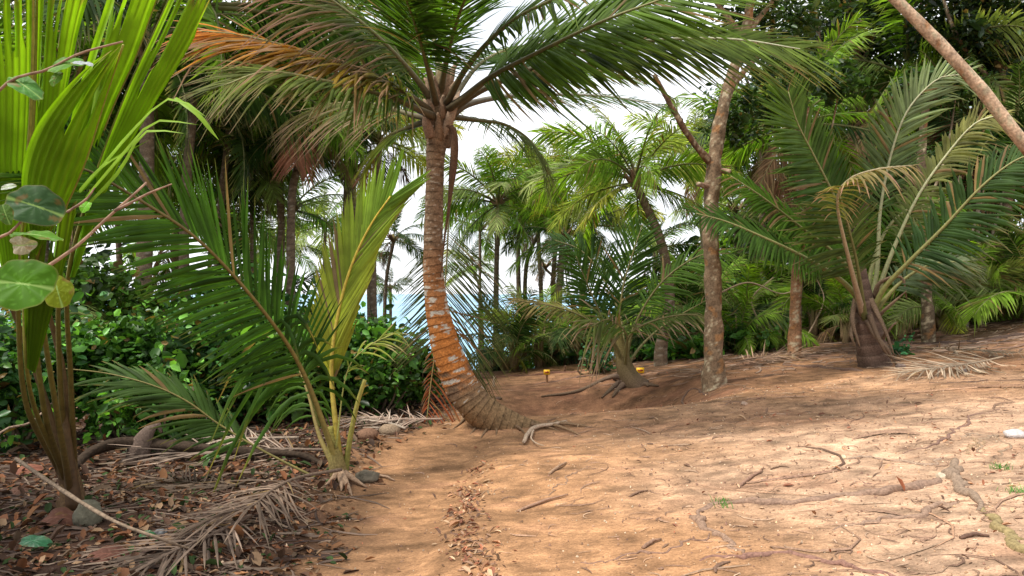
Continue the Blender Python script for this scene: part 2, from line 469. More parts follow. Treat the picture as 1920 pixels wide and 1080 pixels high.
for i_, (x_, y_, x2_, y2_) in enumerate(((870, 790, 845, 806), (895, 796, 880, 815), (925, 798, 930, 816), (960, 798, 985, 813), (1000, 800, 1050, 806), (1030, 800, 1090, 815), (1045, 798, 1110, 800), (915, 797, 900, 822))):
    a_, b_ = G(x_, y_, .02), G(x2_, y2_, -.004)
    put('root', *tube([a_+nv(0, .05, .01), a_, (a_+b_)/2+nv(.02, 0, .008), b_], [.022, .018, .012, .004], 14, 6, (.22, .14, .08), rfn=lambda i, th: 1+.2*np.sin(i*.9+th)), M_WOOD, mp_, smooth=True)
# stubs, fibre and sheaths of the crown
fx = []
put('crown_core', *tube(PP([(824, 262, D), (825, 215, D), (827, 170, D), (829, 120, D)]), [.10, .125, .085, .03], 20, 12, (.11, .065, .04), (.16, .12, .06)), M_WOOD, mp_, smooth=True)
for k_ in range(22):
    a = k_*2.4; r0 = .07+.03*random.random(); z0 = 3.2+.03*k_
    b0 = P(822, 240, D); b0 = np.array((b0[0]+r0*math.cos(a), b0[1]+r0*math.sin(a), z0))
    l = .13+.14*random.random(); t_ = b0+np.array((math.cos(a)*l*.55, math.sin(a)*l*.55, l))
    fx.append(tube([b0-np.array((0, 0, .1)), (b0+t_)/2+nv(0, 0, .02), t_], [.05, .045, .012], 8, 6, (.20, .12, .07), (.26, .18, .12), flat=.5))
V, Q, C = join(fx); put('leaf_sheath', V, Q, C, M_WOOD, mp_)
V, Q, C = tube(PP([(830, 262, D-.06), (846, 215, D-.14), (856, 185, D-.1), (862, 170, D)]), [.012, .055, .04, .008], 14, 8, (.32, .22, .15), flat=.35)
put('leaf_sheath', V, Q, C, M_WOOD, mp_)
V, Q, C = tube(PP([(808, 258, D-.1), (800, 232, D-.14), (796, 205, D-.1)]), [.06, .05, .01], 14, 8, (.24, .15, .10), flat=.5)
put('leaf_sheath', V, Q, C, M_WOOD, mp_)
# the old flower stalk hanging beside the trunk
V, Q, C = tube(PP([(838, 235, D-.1), (850, 245, D-.1), (852, 285, D-.1), (848, 330, D-.1), (840, 400, D-.1), (833, 450, D-.08), (826, 520, D-.1)]), [.03, .045, .04, .02, .012, .01, .006], 40, 8, (.11, .06, .035))
put('flower_stalk', V, Q, C, M_WOOD, mp_)
def mf(pts, N, **kw):
    if pts[0][1] < 300: pts = [(pts[0][0], pts[0][1]-22, pts[0][2])]+list(pts[1:])
    kw.setdefault('rib', (.045, .006)); kw.setdefault('ribcol', (.07, .05, .025)); kw.setdefault('ribcol2', (.22, .21, .07))
    return frond(mp_, PP(pts), N, **kw)
o = mf([(812, 235, 7.7), (775, 185, 7.4), (720, 150, 7.1), (640, 118, 6.8), (540, 88, 6.5), (450, 66, 6.3), (372, 58, 6.1)], nv(.15, -.45, .9),
   n=125, L=.75, w=.036, a0=52, a1=32, droop=.26, c0=(.11, .15, .015), c1=(.46, .155, .02), tip=(.33, .2, .12), tipamt=.35, sides=(.75, 1.35), seed=1, cj=.35, jit=.1, start=.14)
o['label'] = 'frond dying to orange and brown towards its tip'
o = mf([(815, 225, 7.8), (790, 160, 7.6), (735, 95, 7.3), (675, 40, 7.0), (600, -15, 6.7), (540, -50, 6.5)], nv(.3, -.6, .6),
   n=80, L=.95, w=.026, a0=55, a1=30, droop=.5, c0=(.08, .11, .025), c1=(.11, .12, .035), tip=(.30, .18, .13), tipamt=.4, seed=2, start=.25, sides=(.9, 1.1), wind=(-.15, 0, .1))
mf([(812, 245, 7.9), (770, 215, 8.2), (700, 195, 8.7), (620, 195, 9.2), (560, 215, 9.6)], nv(.0, -.5, .9),
   n=70, L=.8, w=.028, a0=58, a1=32, droop=.6, c0=(.07, .12, .02), c1=(.16, .13, .05), tip=(.28, .18, .12), tipamt=.4, seed=3, start=.2, wind=(-.1, 0, 0))
mf([(812, 240, 7.6), (750, 190, 7.1), (690, 172, 6.7), (600, 150, 6.2), (500, 135, 5.8), (420, 160, 5.6)], nv(.05, -.6, .8),
   n=90, L=.7, w=.030, a0=50, a1=30, droop=.3, c0=(.06, .11, .015), c1=(.13, .15, .03), tip=(.3, .2, .12), tipamt=.2, seed=4, start=.22, wind=(-.1, 0, 0))
# upright fronds whose blades roof the picture
for s_, pts, sd_ in ((5, [(824, 215, 7.8), (832, 140, 7.5), (850, 60, 7.0), (880, -20, 6.4), (930, -90, 5.8)], (1, 1)),
                     (7, [(818, 215, 7.9), (822, 150, 8.0), (815, 80, 8.2), (790, 0, 8.3), (750, -60, 8.4)], (1, 1)),
                     (8, [(835, 225, 8.0), (860, 170, 8.3), (900, 120, 8.7), (960, 90, 9.2), (1040, 80, 9.7)], (1, 1)),
                     (9, [(818, 220, 7.7), (805, 140, 7.2), (780, 50, 6.5), (740, -60, 5.8)], (1, 1))):
    mf(pts, nv(.1, -.75, .5) if s_ != 8 else nv(0, -.3, 1), n=82, L=.9, w=.034, a0=60, a1=32, droop=.14, c0=(.05, .10, .014), c1=(.08, .15, .02), seed=s_, start=.34, sides=sd_, cj=.25)
# the long frond sweeping up to the right
mf([(842, 225, 7.6), (868, 185, 7.4), (920, 145, 7.1), (1000, 103, 6.8), (1130, 40, 6.4), (1250, -5, 6.1), (1330, -40, 6.0)], nv(-.25, -.75, .55),
   n=130, L=.85, w=.036, a0=64, a1=38, droop=.12, c0=(.065, .12, .015), c1=(.10, .17, .02), seed=11, start=.2, sides=(1.1, 1.1), pmin=.5, wind=(.18, 0, 0))
mf([(845, 230, 7.7), (900, 170, 7.5), (1000, 128, 7.3), (1120, 90, 7.0), (1250, 74, 6.8), (1380, 74, 6.7), (1500, 92, 6.6)], nv(-.1, -.7, .65),
   n=140, L=.72, w=.040, a0=62, a1=35, droop=.22, c0=DARK, c1=(.10, .14, .025), tip=(.3, .25, .08), tipamt=.15, seed=12, start=.2, sides=(1.0, .95), pmin=.5, wind=(.15, 0, 0), ribcol2=(.45, .45, .3))
mf([(845, 240, 7.8), (880, 195, 7.9), (950, 181, 8.1), (1050, 177, 8.4), (1150, 182, 8.7), (1250, 200, 8.9)], nv(-.05, -.55, .8),
   n=85, L=.45, w=.022, a0=62, a1=45, droop=.15, c0=(.06, .11, .03), c1=(.05, .10, .02), seed=13, start=.2, ribcol2=(.5, .52, .45), wind=(.1, 0, 0))
mf([(840, 240, 8.0), (890, 225, 8.6), (950, 235, 9.2), (1000, 270, 9.7), (1030, 330, 10)], nv(.2, -.6, .7),
   n=60, L=.6, w=.026, a0=58, a1=40, droop=.5, c0=(.10, .15, .04), c1=(.18, .20, .08), seed=14, start=.25)
mf([(812, 245, 8.0), (765, 240, 8.4), (720, 262, 8.8), (690, 310, 9.1), (680, 360, 9.3)], nv(-.2, -.6, .7),
   n=60, L=.55, w=.03, a0=58, a1=40, droop=.4, c0=(.08, .14, .02), c1=(.30, .24, .03), seed=15, start=.25)
for s_, pts in ((41, [(838, 215, 7.6), (880, 120, 7.1), (960, 40, 6.6), (1080, -20, 6.0), (1200, -80, 5.6)]),
                (43, [(845, 225, 7.9), (890, 175, 8.2), (980, 140, 8.7), (1100, 130, 9.3), (1200, 150, 9.8)])):
    mf(pts, nv(-.1, -.7, .6), n=80, L=.6 if s_ != 43 else .4, w=.030, a0=60, a1=34, droop=.10, c0=(.07, .13, .016), c1=(.11, .18, .02), seed=s_, start=.3, cj=.25)
# the old frond hanging behind the trunk
o = mf([(832, 240, 8.0), (850, 262, 8.15), (849, 330, 8.2), (842, 400, 8.2), (838, 480, 8.2), (832, 560, 8.2), (818, 650, 8.15), (806, 735, 8.1)], nv(0, -1, .15),
   n=62, L=1.15, w=.014, a0=52, a1=40, droop=.12, c0=(.07, .09, .03), c1=(.10, .10, .04), seed=16, start=.42, endu=.8, sides=(.62, 1.0), jit=.03, rib=(.018, .006), fold=.2, pmin=.8)
o['label'] = 'thin old frond hanging behind the trunk like a comb'
o = mf([(834, 560, 8.12), (824, 620, 8.1), (815, 670, 8.1), (806, 735, 8.08), (800, 790, 8.05)], nv(-.1, -1, .1),
   n=30, L=.66, w=.017, a0=84, a1=40, droop=.45, c0=(.14, .08, .03), c1=(.36, .09, .04), tip=(.3, .2, .13), tipamt=.35, seed=17, start=.05, sides=(.2, 1.05), jit=.1, rib=(.012, .006), ribcol=(.3, .1, .04), pmin=.6)
o['label'] = 'dead red brown frond tip hanging left of the trunk foot'

# ------------------------------------------------------------------ young coconut with the big split frond (left of the path)
b1 = G(638, 905)
yp = thing('young_coconut_palm', b1, 'young coconut palm at the path edge with one upright yellow green frond', 'palm')
d0 = b1[1]
V, Q, C = tube(PP([(655, 925, d0-.05), (640, 905, d0), (632, 870, d0), (624, 830, d0), (618, 800, d0)]), [.03, .085, .075, .055, .03], 20, 12, (.17, .10, .06), (.22, .2, .05), flat=.8)
put('stem_base', V, Q, C, M_WOOD, yp, smooth=True)
rts = []
for i, (x, y) in enumerate(((660, 932), (655, 915), (688, 915), (610, 915), (640, 925))):
    g = G(x, y, .005); rts.append(tube([P(636, 880, d0), (P(640, 898, d0)+g)/2+nv(0, 0, .03), g], [.035, .025, .006], 8, 6, (.30, .2, .13)))
V, Q, C = join(rts); put('root', V, Q, C, M_WOOD, yp)
kw = dict(rib=(.028, .007), ribcol=(.22, .17, .04), ribcol2=(.12, .09, .03))
o = frond(yp, PP([(636, 885, d0), (608, 800, d0-.1), (578, 720, d0-.25), (545, 655, d0-.45), (495, 585, d0-.75), (430, 508, d0-1.05), (360, 440, d0-1.35), (270, 380, d0-1.6), (170, 322, d0-1.8), (100, 300, d0-1.9)]), nv(.35, -.75, .55),
      n=78, L=.78, w=.032, a0=62, a1=28, droop=.08, c0=(.030, .076, .010), c1=(.06, .14, .014), tip=(.30, .22, .08), tipamt=.05, cj=.3, seed=21, start=.27, sides=(1.05, 1.0), jit=.045, fold=.45, segs=6, pmin=.6, **kw)
o['label'] = 'large dark green frond arching up to the left'
o = frond(yp, PP([(640, 890, d0+.02), (630, 800, d0), (622, 720, d0+.05), (624, 650, d0+.05), (640, 560, d0+.1), (664, 485, d0+.1), (696, 420, d0+.1), (732, 368, d0+.05)]), nv(-.15, -1, .1),
      n=58, L=.66, w=.048, a0=24, a1=20, droop=.0, c0=(.34, .34, .03), c1=(.20, .36, .035), seed=22, start=.32, jit=.02, fold=.5, segs=5, m=M_LIME, tj=.12, cj=.22,
      rib=(.03, .006), ribcol=(.25, .2, .03), ribcol2=(.55, .4, .05), pmin=.55)
o['label'] = 'upright pleated frond, yellow green with a yellow midrib'
# drooping leaflets near the foot of the big frond
o = frond(yp, PP([(600, 800, d0-.1), (575, 720, d0-.25), (548, 662, d0-.42), (515, 612, d0-.6)]), nv(.3, -.9, .2),
      n=9, L=.55, w=.046, a0=70, a1=60, droop=.95, c0=(.045, .10, .016), c1=(.05, .11, .02), tip=(.4, .3, .06), tipamt=.08, seed=23, start=.3, jit=.15, rib=(.01, .006), pmin=.8)
o = frond(yp, PP([(645, 900, d0+.05), (655, 830, d0+.02), (668, 765, d0), (684, 712, d0)]), nv(0, -1, 0), n=2, L=.04, w=.01, seed=24, rib=(.03, .016), ribcol=(.14, .14, .03), ribcol2=(.30, .26, .05), start=.9)
o['label'] = 'cut petiole stub without leaflets'
o = frond(yp, PP([(634, 890, d0+.05), (600, 820, d0+.15), (578, 740, d0+.3), (560, 690, d0+.4)]), nv(0, -1, .2), n=12, L=.4, w=.03, a0=50, a1=30, droop=.9, c0=GREEN, seed=25, start=.55, rib=(.03, .008), ribcol=(.2, .15, .04))
o = frond(yp, PP([(630, 840, d0-.05), (650, 700, d0-.1), (690, 650, d0-.1), (740, 625, d0-.1)]), nv(0, -1, .3), n=10, L=.25, w=.018, a0=30, a1=20, droop=.6, c0=(.25, .3, .06), tip=(.5, .4, .25), tipamt=.3, seed=26, start=.6, rib=(.008, .003), ribcol=(.3, .3, .08))
# low frond reaching out to the left
o = frond(yp, PP([(632, 915, d0), (560, 880, d0-.1), (480, 838, d0-.2), (410, 795, d0-.25), (350, 752, d0-.3), (285, 722, d0-.35), (200, 700, d0-.4), (110, 690, d0-.5)]), nv(.05, -.7, .75),
      n=28, L=.46, w=.036, a0=40, a1=14, droop=.25, c0=(.05, .10, .02), c1=(.07, .12, .035), tip=(.4, .22, .05), tipamt=.06, seed=27, start=.34, rib=(.014, .004), ribcol=(.2, .17, .05), fold=.4, pmin=.6, segs=5, endu=.8, sides=(.9, 1))
o['label'] = 'low grey green frond stretched out over the litter'

# ------------------------------------------------------------------ the big bright young coconut at the left edge
b2_ = G(135, 955)
bp_ = thing('young_coconut_palm', b2_, 'tall young coconut palm at the left edge with bright green pleated blades', 'palm')
dA = b2_[1]
def stalk(pts, r, c1=(.07, .035, .014), c2=(.11, .07, .02)):
    V, Q, C = tube(pts, r, 30, 8, c1, c2, flat=.7); return V, Q, C
def pleated(left, right, d0_, d1_, npl, cup, depth, seed, tipcut=.08, c0=(.19, .38, .014), c1=(.32, .52, .02)):
    """undivided young palm blade: a pleated sheet between two edge curves"""
    rg = np.random.default_rng(seed); m = 40
    Lc = spline([(a, b, 0) for a, b in left], m); Rc = spline([(a, b, 0) for a, b in right], m)
    K = npl*2+1; V = np.zeros((K, m, 3)); C = np.zeros((K, m, 3))
    ln = 1-tipcut*rg.random(K)
    for k in range(K):
        s_ = k/(K-1); v = np.linspace(0, 1, m)*(ln[k] if k % 2 else ln[k]*(1-tipcut*.6))
        for i in range(m):
            f = v[i]*(m-1); i0 = min(int(f), m-2); t = f-i0
            l_ = Lc[i0]*(1-t)+Lc[i0+1]*t; r_ = Rc[i0]*(1-t)+Rc[i0+1]*t
            q = l_*(1-s_)+r_*s_
            dd = d0_+(d1_-d0_)*v[i]+cup*(2*s_-1)**2*.25+.03*math.sin(3*v[i]+seed)
            wd = abs(r_[0]-l_[0])+abs(r_[1]-l_[1])*.3
            dd += (1 if k % 2 else -1)*depth*min(1, wd/60)
            V[k, i] = P(q[0], q[1], dd)
            C[k, i] = np.array(c0)*(1-v[i])+np.array(c1)*v[i]
            if v[i] > .955*ln[k]: C[k, i] = (.34, .24, .08)
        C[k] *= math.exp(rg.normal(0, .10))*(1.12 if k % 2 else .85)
    # a few splits between pleats near the tip
    cut = {int(x_) for x_ in rg.integers(1, K-1, max(2, npl//2))}
    V = V.reshape(-1, 3); i = np.arange(K-1)[:, None]; j = np.arange(m-1)[None, :]
    Q = np.stack([i*m+j, i*m+j+1, (i+1)*m+j+1, (i+1)*m+j], -1)
    keep = np.ones((K-1, m-1), bool)
    for c_ in cut:
        if c_ < K-1: keep[c_, int(m*(.6+.3*rg.random())):] = False
    return V, Q[keep], C.reshape(-1, 3)
BL = [
 ([(20, 580), (-5, 470), (-30, 350), (-40, 150), (-60, -80)], [(34, 580), (38, 500), (42, 430), (50, 330), (58, 200), (62, 60), (62, -80)], 3.95, 3.2, 8, .3, 'r', [(110, 880, 4.9), (50, 760, 4.4)]),
 ([(60, 560), (60, 450), (56, 330), (64, 200), (68, 60), (70, -80)], [(68, 560), (82, 430), (104, 300), (124, 180), (145, 70), (164, 0), (186, -80)], 3.95, 3.3, 7, .25, 'l', [(125, 900, 4.9), (85, 780, 4.4)]),
 ([(100, 480), (128, 250), (165, 110), (200, 0), (225, -80)], [(118, 480), (195, 240), (252, 110), (292, 0), (325, -80)], 4.2, 3.7, 6, .3, 'r', [(130, 900, 5), (112, 700, 4.6)]),
 ([(128, 520), (180, 330), (240, 170), (290, 60), (325, -20), (345, -80)], [(140, 520), (215, 325), (290, 195), (345, 105), (385, 30), (430, -70)], 4.1, 3.6, 8, .3, 'l', [(140, 900, 5), (132, 700, 4.6)]),
 ([(58, 470), (40, 340), (62, 250), (110, 180), (170, 120), (228, 82)], [(70, 480), (118, 395), (160, 300), (195, 190), (215, 130), (231, 84)], 3.5, 3.1, 8, .3, 'r', [(125, 880, 4.7), (85, 640, 4.0)]),
 ([(50, 690), (44, 560), (40, 470), (45, 400)], [(66, 700), (105, 560), (132, 450), (150, 345)], 3.75, 3.45, 7, .2, 'l', [(115, 880, 4.8), (70, 780, 4.3)]),
]
for i, (l_, r_, d0_, d1_, np_, cup, side, foot_) in enumerate(BL):
    V, Q, C = pleated(l_, r_, d0_, d1_, np_, cup, .020, 31+i, tipcut=.10)
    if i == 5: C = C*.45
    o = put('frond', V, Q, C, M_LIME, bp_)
    e = l_ if side == 'l' else r_
    n_ = len(e); rp2 = [P(135, 945, dA)]+[P(*q) for q in foot_]+[P(a, b, d0_+(d1_-d0_)*j/(n_-1)+cup*.25-.02) for j, (a, b) in enumerate(e)]
    put('midrib', *tube(rp2, [.024, .018, .014, .011, .008, .005], 60, 8, (.07, .034, .014), (.24, .24, .03)), M_STEM, o, smooth=True)
# loose arching leaflets to the right of the blades
lf = []
for i, pts in enumerate(([(150, 360, 3.9), (240, 250, 3.8), (320, 182, 3.7), (385, 218, 3.65)], [(150, 380, 3.9), (230, 285, 3.8), (290, 226, 3.75), (372, 234, 3.7)], [(150, 395, 3.8), (220, 320, 3.75), (270, 246, 3.7), (345, 250, 3.7)],
                         [(120, 390, 3.9), (190, 310, 3.85), (280, 262, 3.8)], [(160, 300, 3.9), (190, 130, 3.9), (215, -10, 3.9)], [(330, 182, 3.7), (370, 210, 3.65), (410, 262, 3.65)])):
    c_ = spline(PP(pts), 9); t_ = nrm(np.gradient(c_, axis=0)); W_ = nrm(np.cross(t_, nv(.2, -.6, .8))); n3_ = np.cross(W_, t_)
    h_ = (.02*np.interp(np.linspace(0, 1, 9), [0, .3, .8, 1], [.6, 1, .6, .05]))[:, None]
    V = np.stack([c_-W_*h_-n3_*h_*.6, c_, c_+W_*h_-n3_*h_*.6], 1)
    lf.append((V.reshape(-1, 3), grid_quads(1, 9, 3), (.24, .40, .03)))
V, Q, C = join(lf); put('loose_leaflet', V, Q, C, M_LIME, bp_)
st = [stalk(PP([(132, 950, dA), (100, 800, dA-.1), (50, 650, dA-.25), (15, 560, dA-.4)]), [.06, .026, .02, .014]),
      stalk(PP([(140, 955, dA-.05), (125, 820, dA-.1), (118, 700, dA-.15), (95, 600, dA-.25), (70, 520, dA-.4)]), [.06, .03, .022, .012]),
      stalk(PP([(150, 955, dA), (150, 850, dA-.05), (145, 700, dA-.2), (143, 560, dA-.4)]), [.06, .036, .026, .014])]
for s3 in st[:2]: put('petiole', *s3, M_STEM, bp_, smooth=True)
V, Q, C = tube(PP([(155, 990, dA-.1), (140, 950, dA), (130, 890, dA), (120, 820, dA)]), [.10, .085, .06, .03], 16, 12, (.12, .07, .04), (.14, .09, .04), flat=.8)
put('stem_base', V, Q, C, M_WOOD, bp_, smooth=True)
# ------------------------------------------------------------------ pool of crown fronds (shared meshes), each built in its own place along +X
POOL = {}
SETS = {  # colour sets for a palm: (base, tip)
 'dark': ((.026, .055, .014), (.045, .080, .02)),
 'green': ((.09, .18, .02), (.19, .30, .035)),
 'pale': ((.15, .22, .05), (.32, .37, .14)),
 'yellow': ((.20, .24, .03), (.36, .34, .05)),
 'dead': ((.17, .10, .05), (.26, .16, .09)),
 'rust': ((.22, .10, .06), (.28, .14, .09)),
}
def local_frond(elev, Lf, curl, seed, cset, nl=52, w=.04, ll=.62, roll=0.0):
    """frond starting at the origin, leaving along +X at elev degrees and bending down; metres"""
    rg = np.random.default_rng(seed)
    pts = []; p = np.array((.0, 0, 0)); e = math.radians(elev); sway = rg.normal(0, .12)
    for i in range(9):
        pts.append(p.copy()); p = p+np.array((math.cos(e), sway*i/8, math.sin(e)))*Lf/8; e -= math.radians(curl)/8*(.5+i/8)
    c0, c1 = SETS[cset]
    T0 = np.array(pts[4])-np.array(pts[3]); Nn = np.array((-T0[2], roll, T0[0])); Nn = Nn if Nn[2] > 0 or elev > 60 else -Nn
    V, Q, C = leaflets(pts, Nn, n=nl, L=ll*Lf/2.4, w=w*Lf/2.4, a0=62, a1=30, droop=.30 if cset not in ('dead', 'rust') else .7, lift=-.05, start=.2, segs=3, across=2,
                       c0=c0, c1=c1, tip=(.30, .24, .12), tipamt=.12 if cset != 'green' else .05, seed=seed, jit=.09, cj=.3, wind=(0, .12*rg.normal(), 0), pmin=.45, tj=.45)
    rc = (.16, .15, .06) if cset not in ('dead', 'rust') else (.25, .14, .08)
    tb = tube(pts, [.032, .02, .006], 12, 4, rc, (.28, .29, .14), cap=False)
    return join([(V, Q, C), tb])
def pool(cls, cset):
    key = (cls, cset)
    if key not in POOL:
        elev = {'up': 74, 'high': 50, 'mid': 24, 'low': -8, 'hang': -52}[cls]
        POOL[key] = []
        for v_ in range(3 if cset in ('green', 'dark', 'pale') else 2):
            V, Q, C = local_frond(elev+RG.normal(0, 6), 2.4, {'up': 45, 'high': 70, 'mid': 75, 'low': 60, 'hang': 30}[cls]*(.8+.4*RG.random()), int(RG.integers(1e6)), cset, roll=RG.normal(0, .3))
            me = mesh('frond', V, Q, C, M_DRY if cset in ('dead', 'rust') else M_LEAF)
            POOL[key].append(me)
    return POOL[key][int(RG.integers(len(POOL[key])))]
def add_frond(par, at, az, cls, cset, scale):
    o = bpy.data.objects.new('frond', pool(cls, cset)); COL.objects.link(o); o.parent = par
    o.location = tuple(np.array(at)-ORI[par.name]); o.rotation_euler = (RG.normal(0, .15), 0, az); o.scale = (scale,)*3
    return o
GRP = 'coconut palms of the grove'
def palm(crown, foot, label, r=.11, size=1.0, n=15, csets=('green',), mid=None, seed=0, dead=2, bias=None, trunkcol=(.20, .145, .10), group=GRP, classes=None, name='coconut_palm'):
    """crown, foot: world points; mid: extra trunk points between"""
    crown = np.array(crown, float); foot = np.array(foot, float)
    t = thing(name, foot, label, 'palm tree', group)
    rg = np.random.default_rng(seed+100)
    H = max(1, crown[2]-foot[2]); nn_ = int(H/.03)+10
    pts = [foot-nv(0, 0, .15)]+list(mid or [foot+(crown-foot)*.5+nv(rg.normal(0, .12), 0, 0)])+[crown]
    V, Q, C = tube(pts, [r*1.5, r*1.05, r, r*.9, r*.85], nn_, 10, trunkcol, rfn=lambda i, th: 1+.07*(1-(i/4.0) % 1)+.03*np.sin(2*th+i*.1))
    k_ = np.repeat(np.arange(nn_), 10); C = C*(.75+.4*((k_/4.0) % 1))[:, None]*np.exp(rg.normal(0, .15, len(C)))[:, None]
    pat = rg.random(len(C)) < .06; C[pat] = (.34, .30, .24)
    put('trunk', V, Q, C, M_PALMBARK, t, smooth=True)
    top = crown
    fb = [tube([top-nv(0, 0, .12*size), top+nv(0, 0, .1*size), top+nv(rg.normal(0, .03), 0, .35*size)], [r*.9, r*1.35, r*.4], 8, 8, (.22, .14, .08), (.20, .16, .06))]
    for i in range(5):
        a = rg.random()*6.28; fb.append(tube([top+nv(0, 0, -.05), top+nv(math.cos(a)*.14, math.sin(a)*.14, .08), top+nv(math.cos(a)*.26, math.sin(a)*.26, .2+.1*rg.random())], [.05, .04, .008], 5, 4, (.24, .15, .09)))
    put('crown_fibre', *join(fb), M_WOOD, t)
    a0 = rg.random()*6.28
    cl = classes or ('up', 'high', 'high', 'mid', 'mid', 'mid', 'low', 'low')
    for i in range(n):
        a = a0+i*2.39996+rg.normal(0, .2)
        if bias is not None and rg.random() < .5: a = bias+rg.normal(0, .5)
        c_ = cl[int(i/n*len(cl))]
        add_frond(t, top+nv(0, 0, .12*size*(1-i/n)), a, c_, csets[int(rg.integers(len(csets)))], size*(.85+.3*rg.random())*(.8 if c_ == 'up' else 1))
    for i in range(dead):
        add_frond(t, top, rg.random()*6.28, 'hang', 'dead' if i % 2 == 0 else 'rust', size*(.65+.25*rg.random()))
    return t
def clump(foot, label, size=1.0, n=10, csets=('green', 'dark'), seed=0, name='young_coconut_palm', group='young palms of the undergrowth', classes=('up', 'high', 'high', 'mid', 'mid'), stub=.25):
    foot = np.array(foot, float); rg = np.random.default_rng(seed+500)
    t = thing(name, foot, label, 'palm', group)
    fb = [tube([foot-nv(0, 0, .1), foot+nv(0, 0, stub*.5), foot+nv(rg.normal(0, .04), 0, stub+.2)], [.12*size, .10*size, .03], 8, 8, (.16, .10, .06), (.2, .17, .07))]
    for i in range(6):
        a = rg.random()*6.28; b_ = .08*size; fb.append(tube([foot+nv(math.cos(a)*b_, math.sin(a)*b_, .05), foot+nv(math.cos(a)*b_*1.8, math.sin(a)*b_*1.8, stub+.1), foot+nv(math.cos(a)*b_*3, math.sin(a)*b_*3, stub+.5*rg.random())], [.04, .03, .008], 6, 4, (.22, .14, .08), (.25, .2, .1)))
    put('stem_base', *join(fb), M_WOOD, t)
    a0 = rg.random()*6.28
    for i in range(n):
        c_ = classes[int(i/n*len(classes))]
        add_frond(t, foot+nv(0, 0, stub), a0+i*2.4+rg.normal(0, .3), c_, csets[int(rg.integers(len(csets)))], size*(.75+.35*rg.random()))
    return t

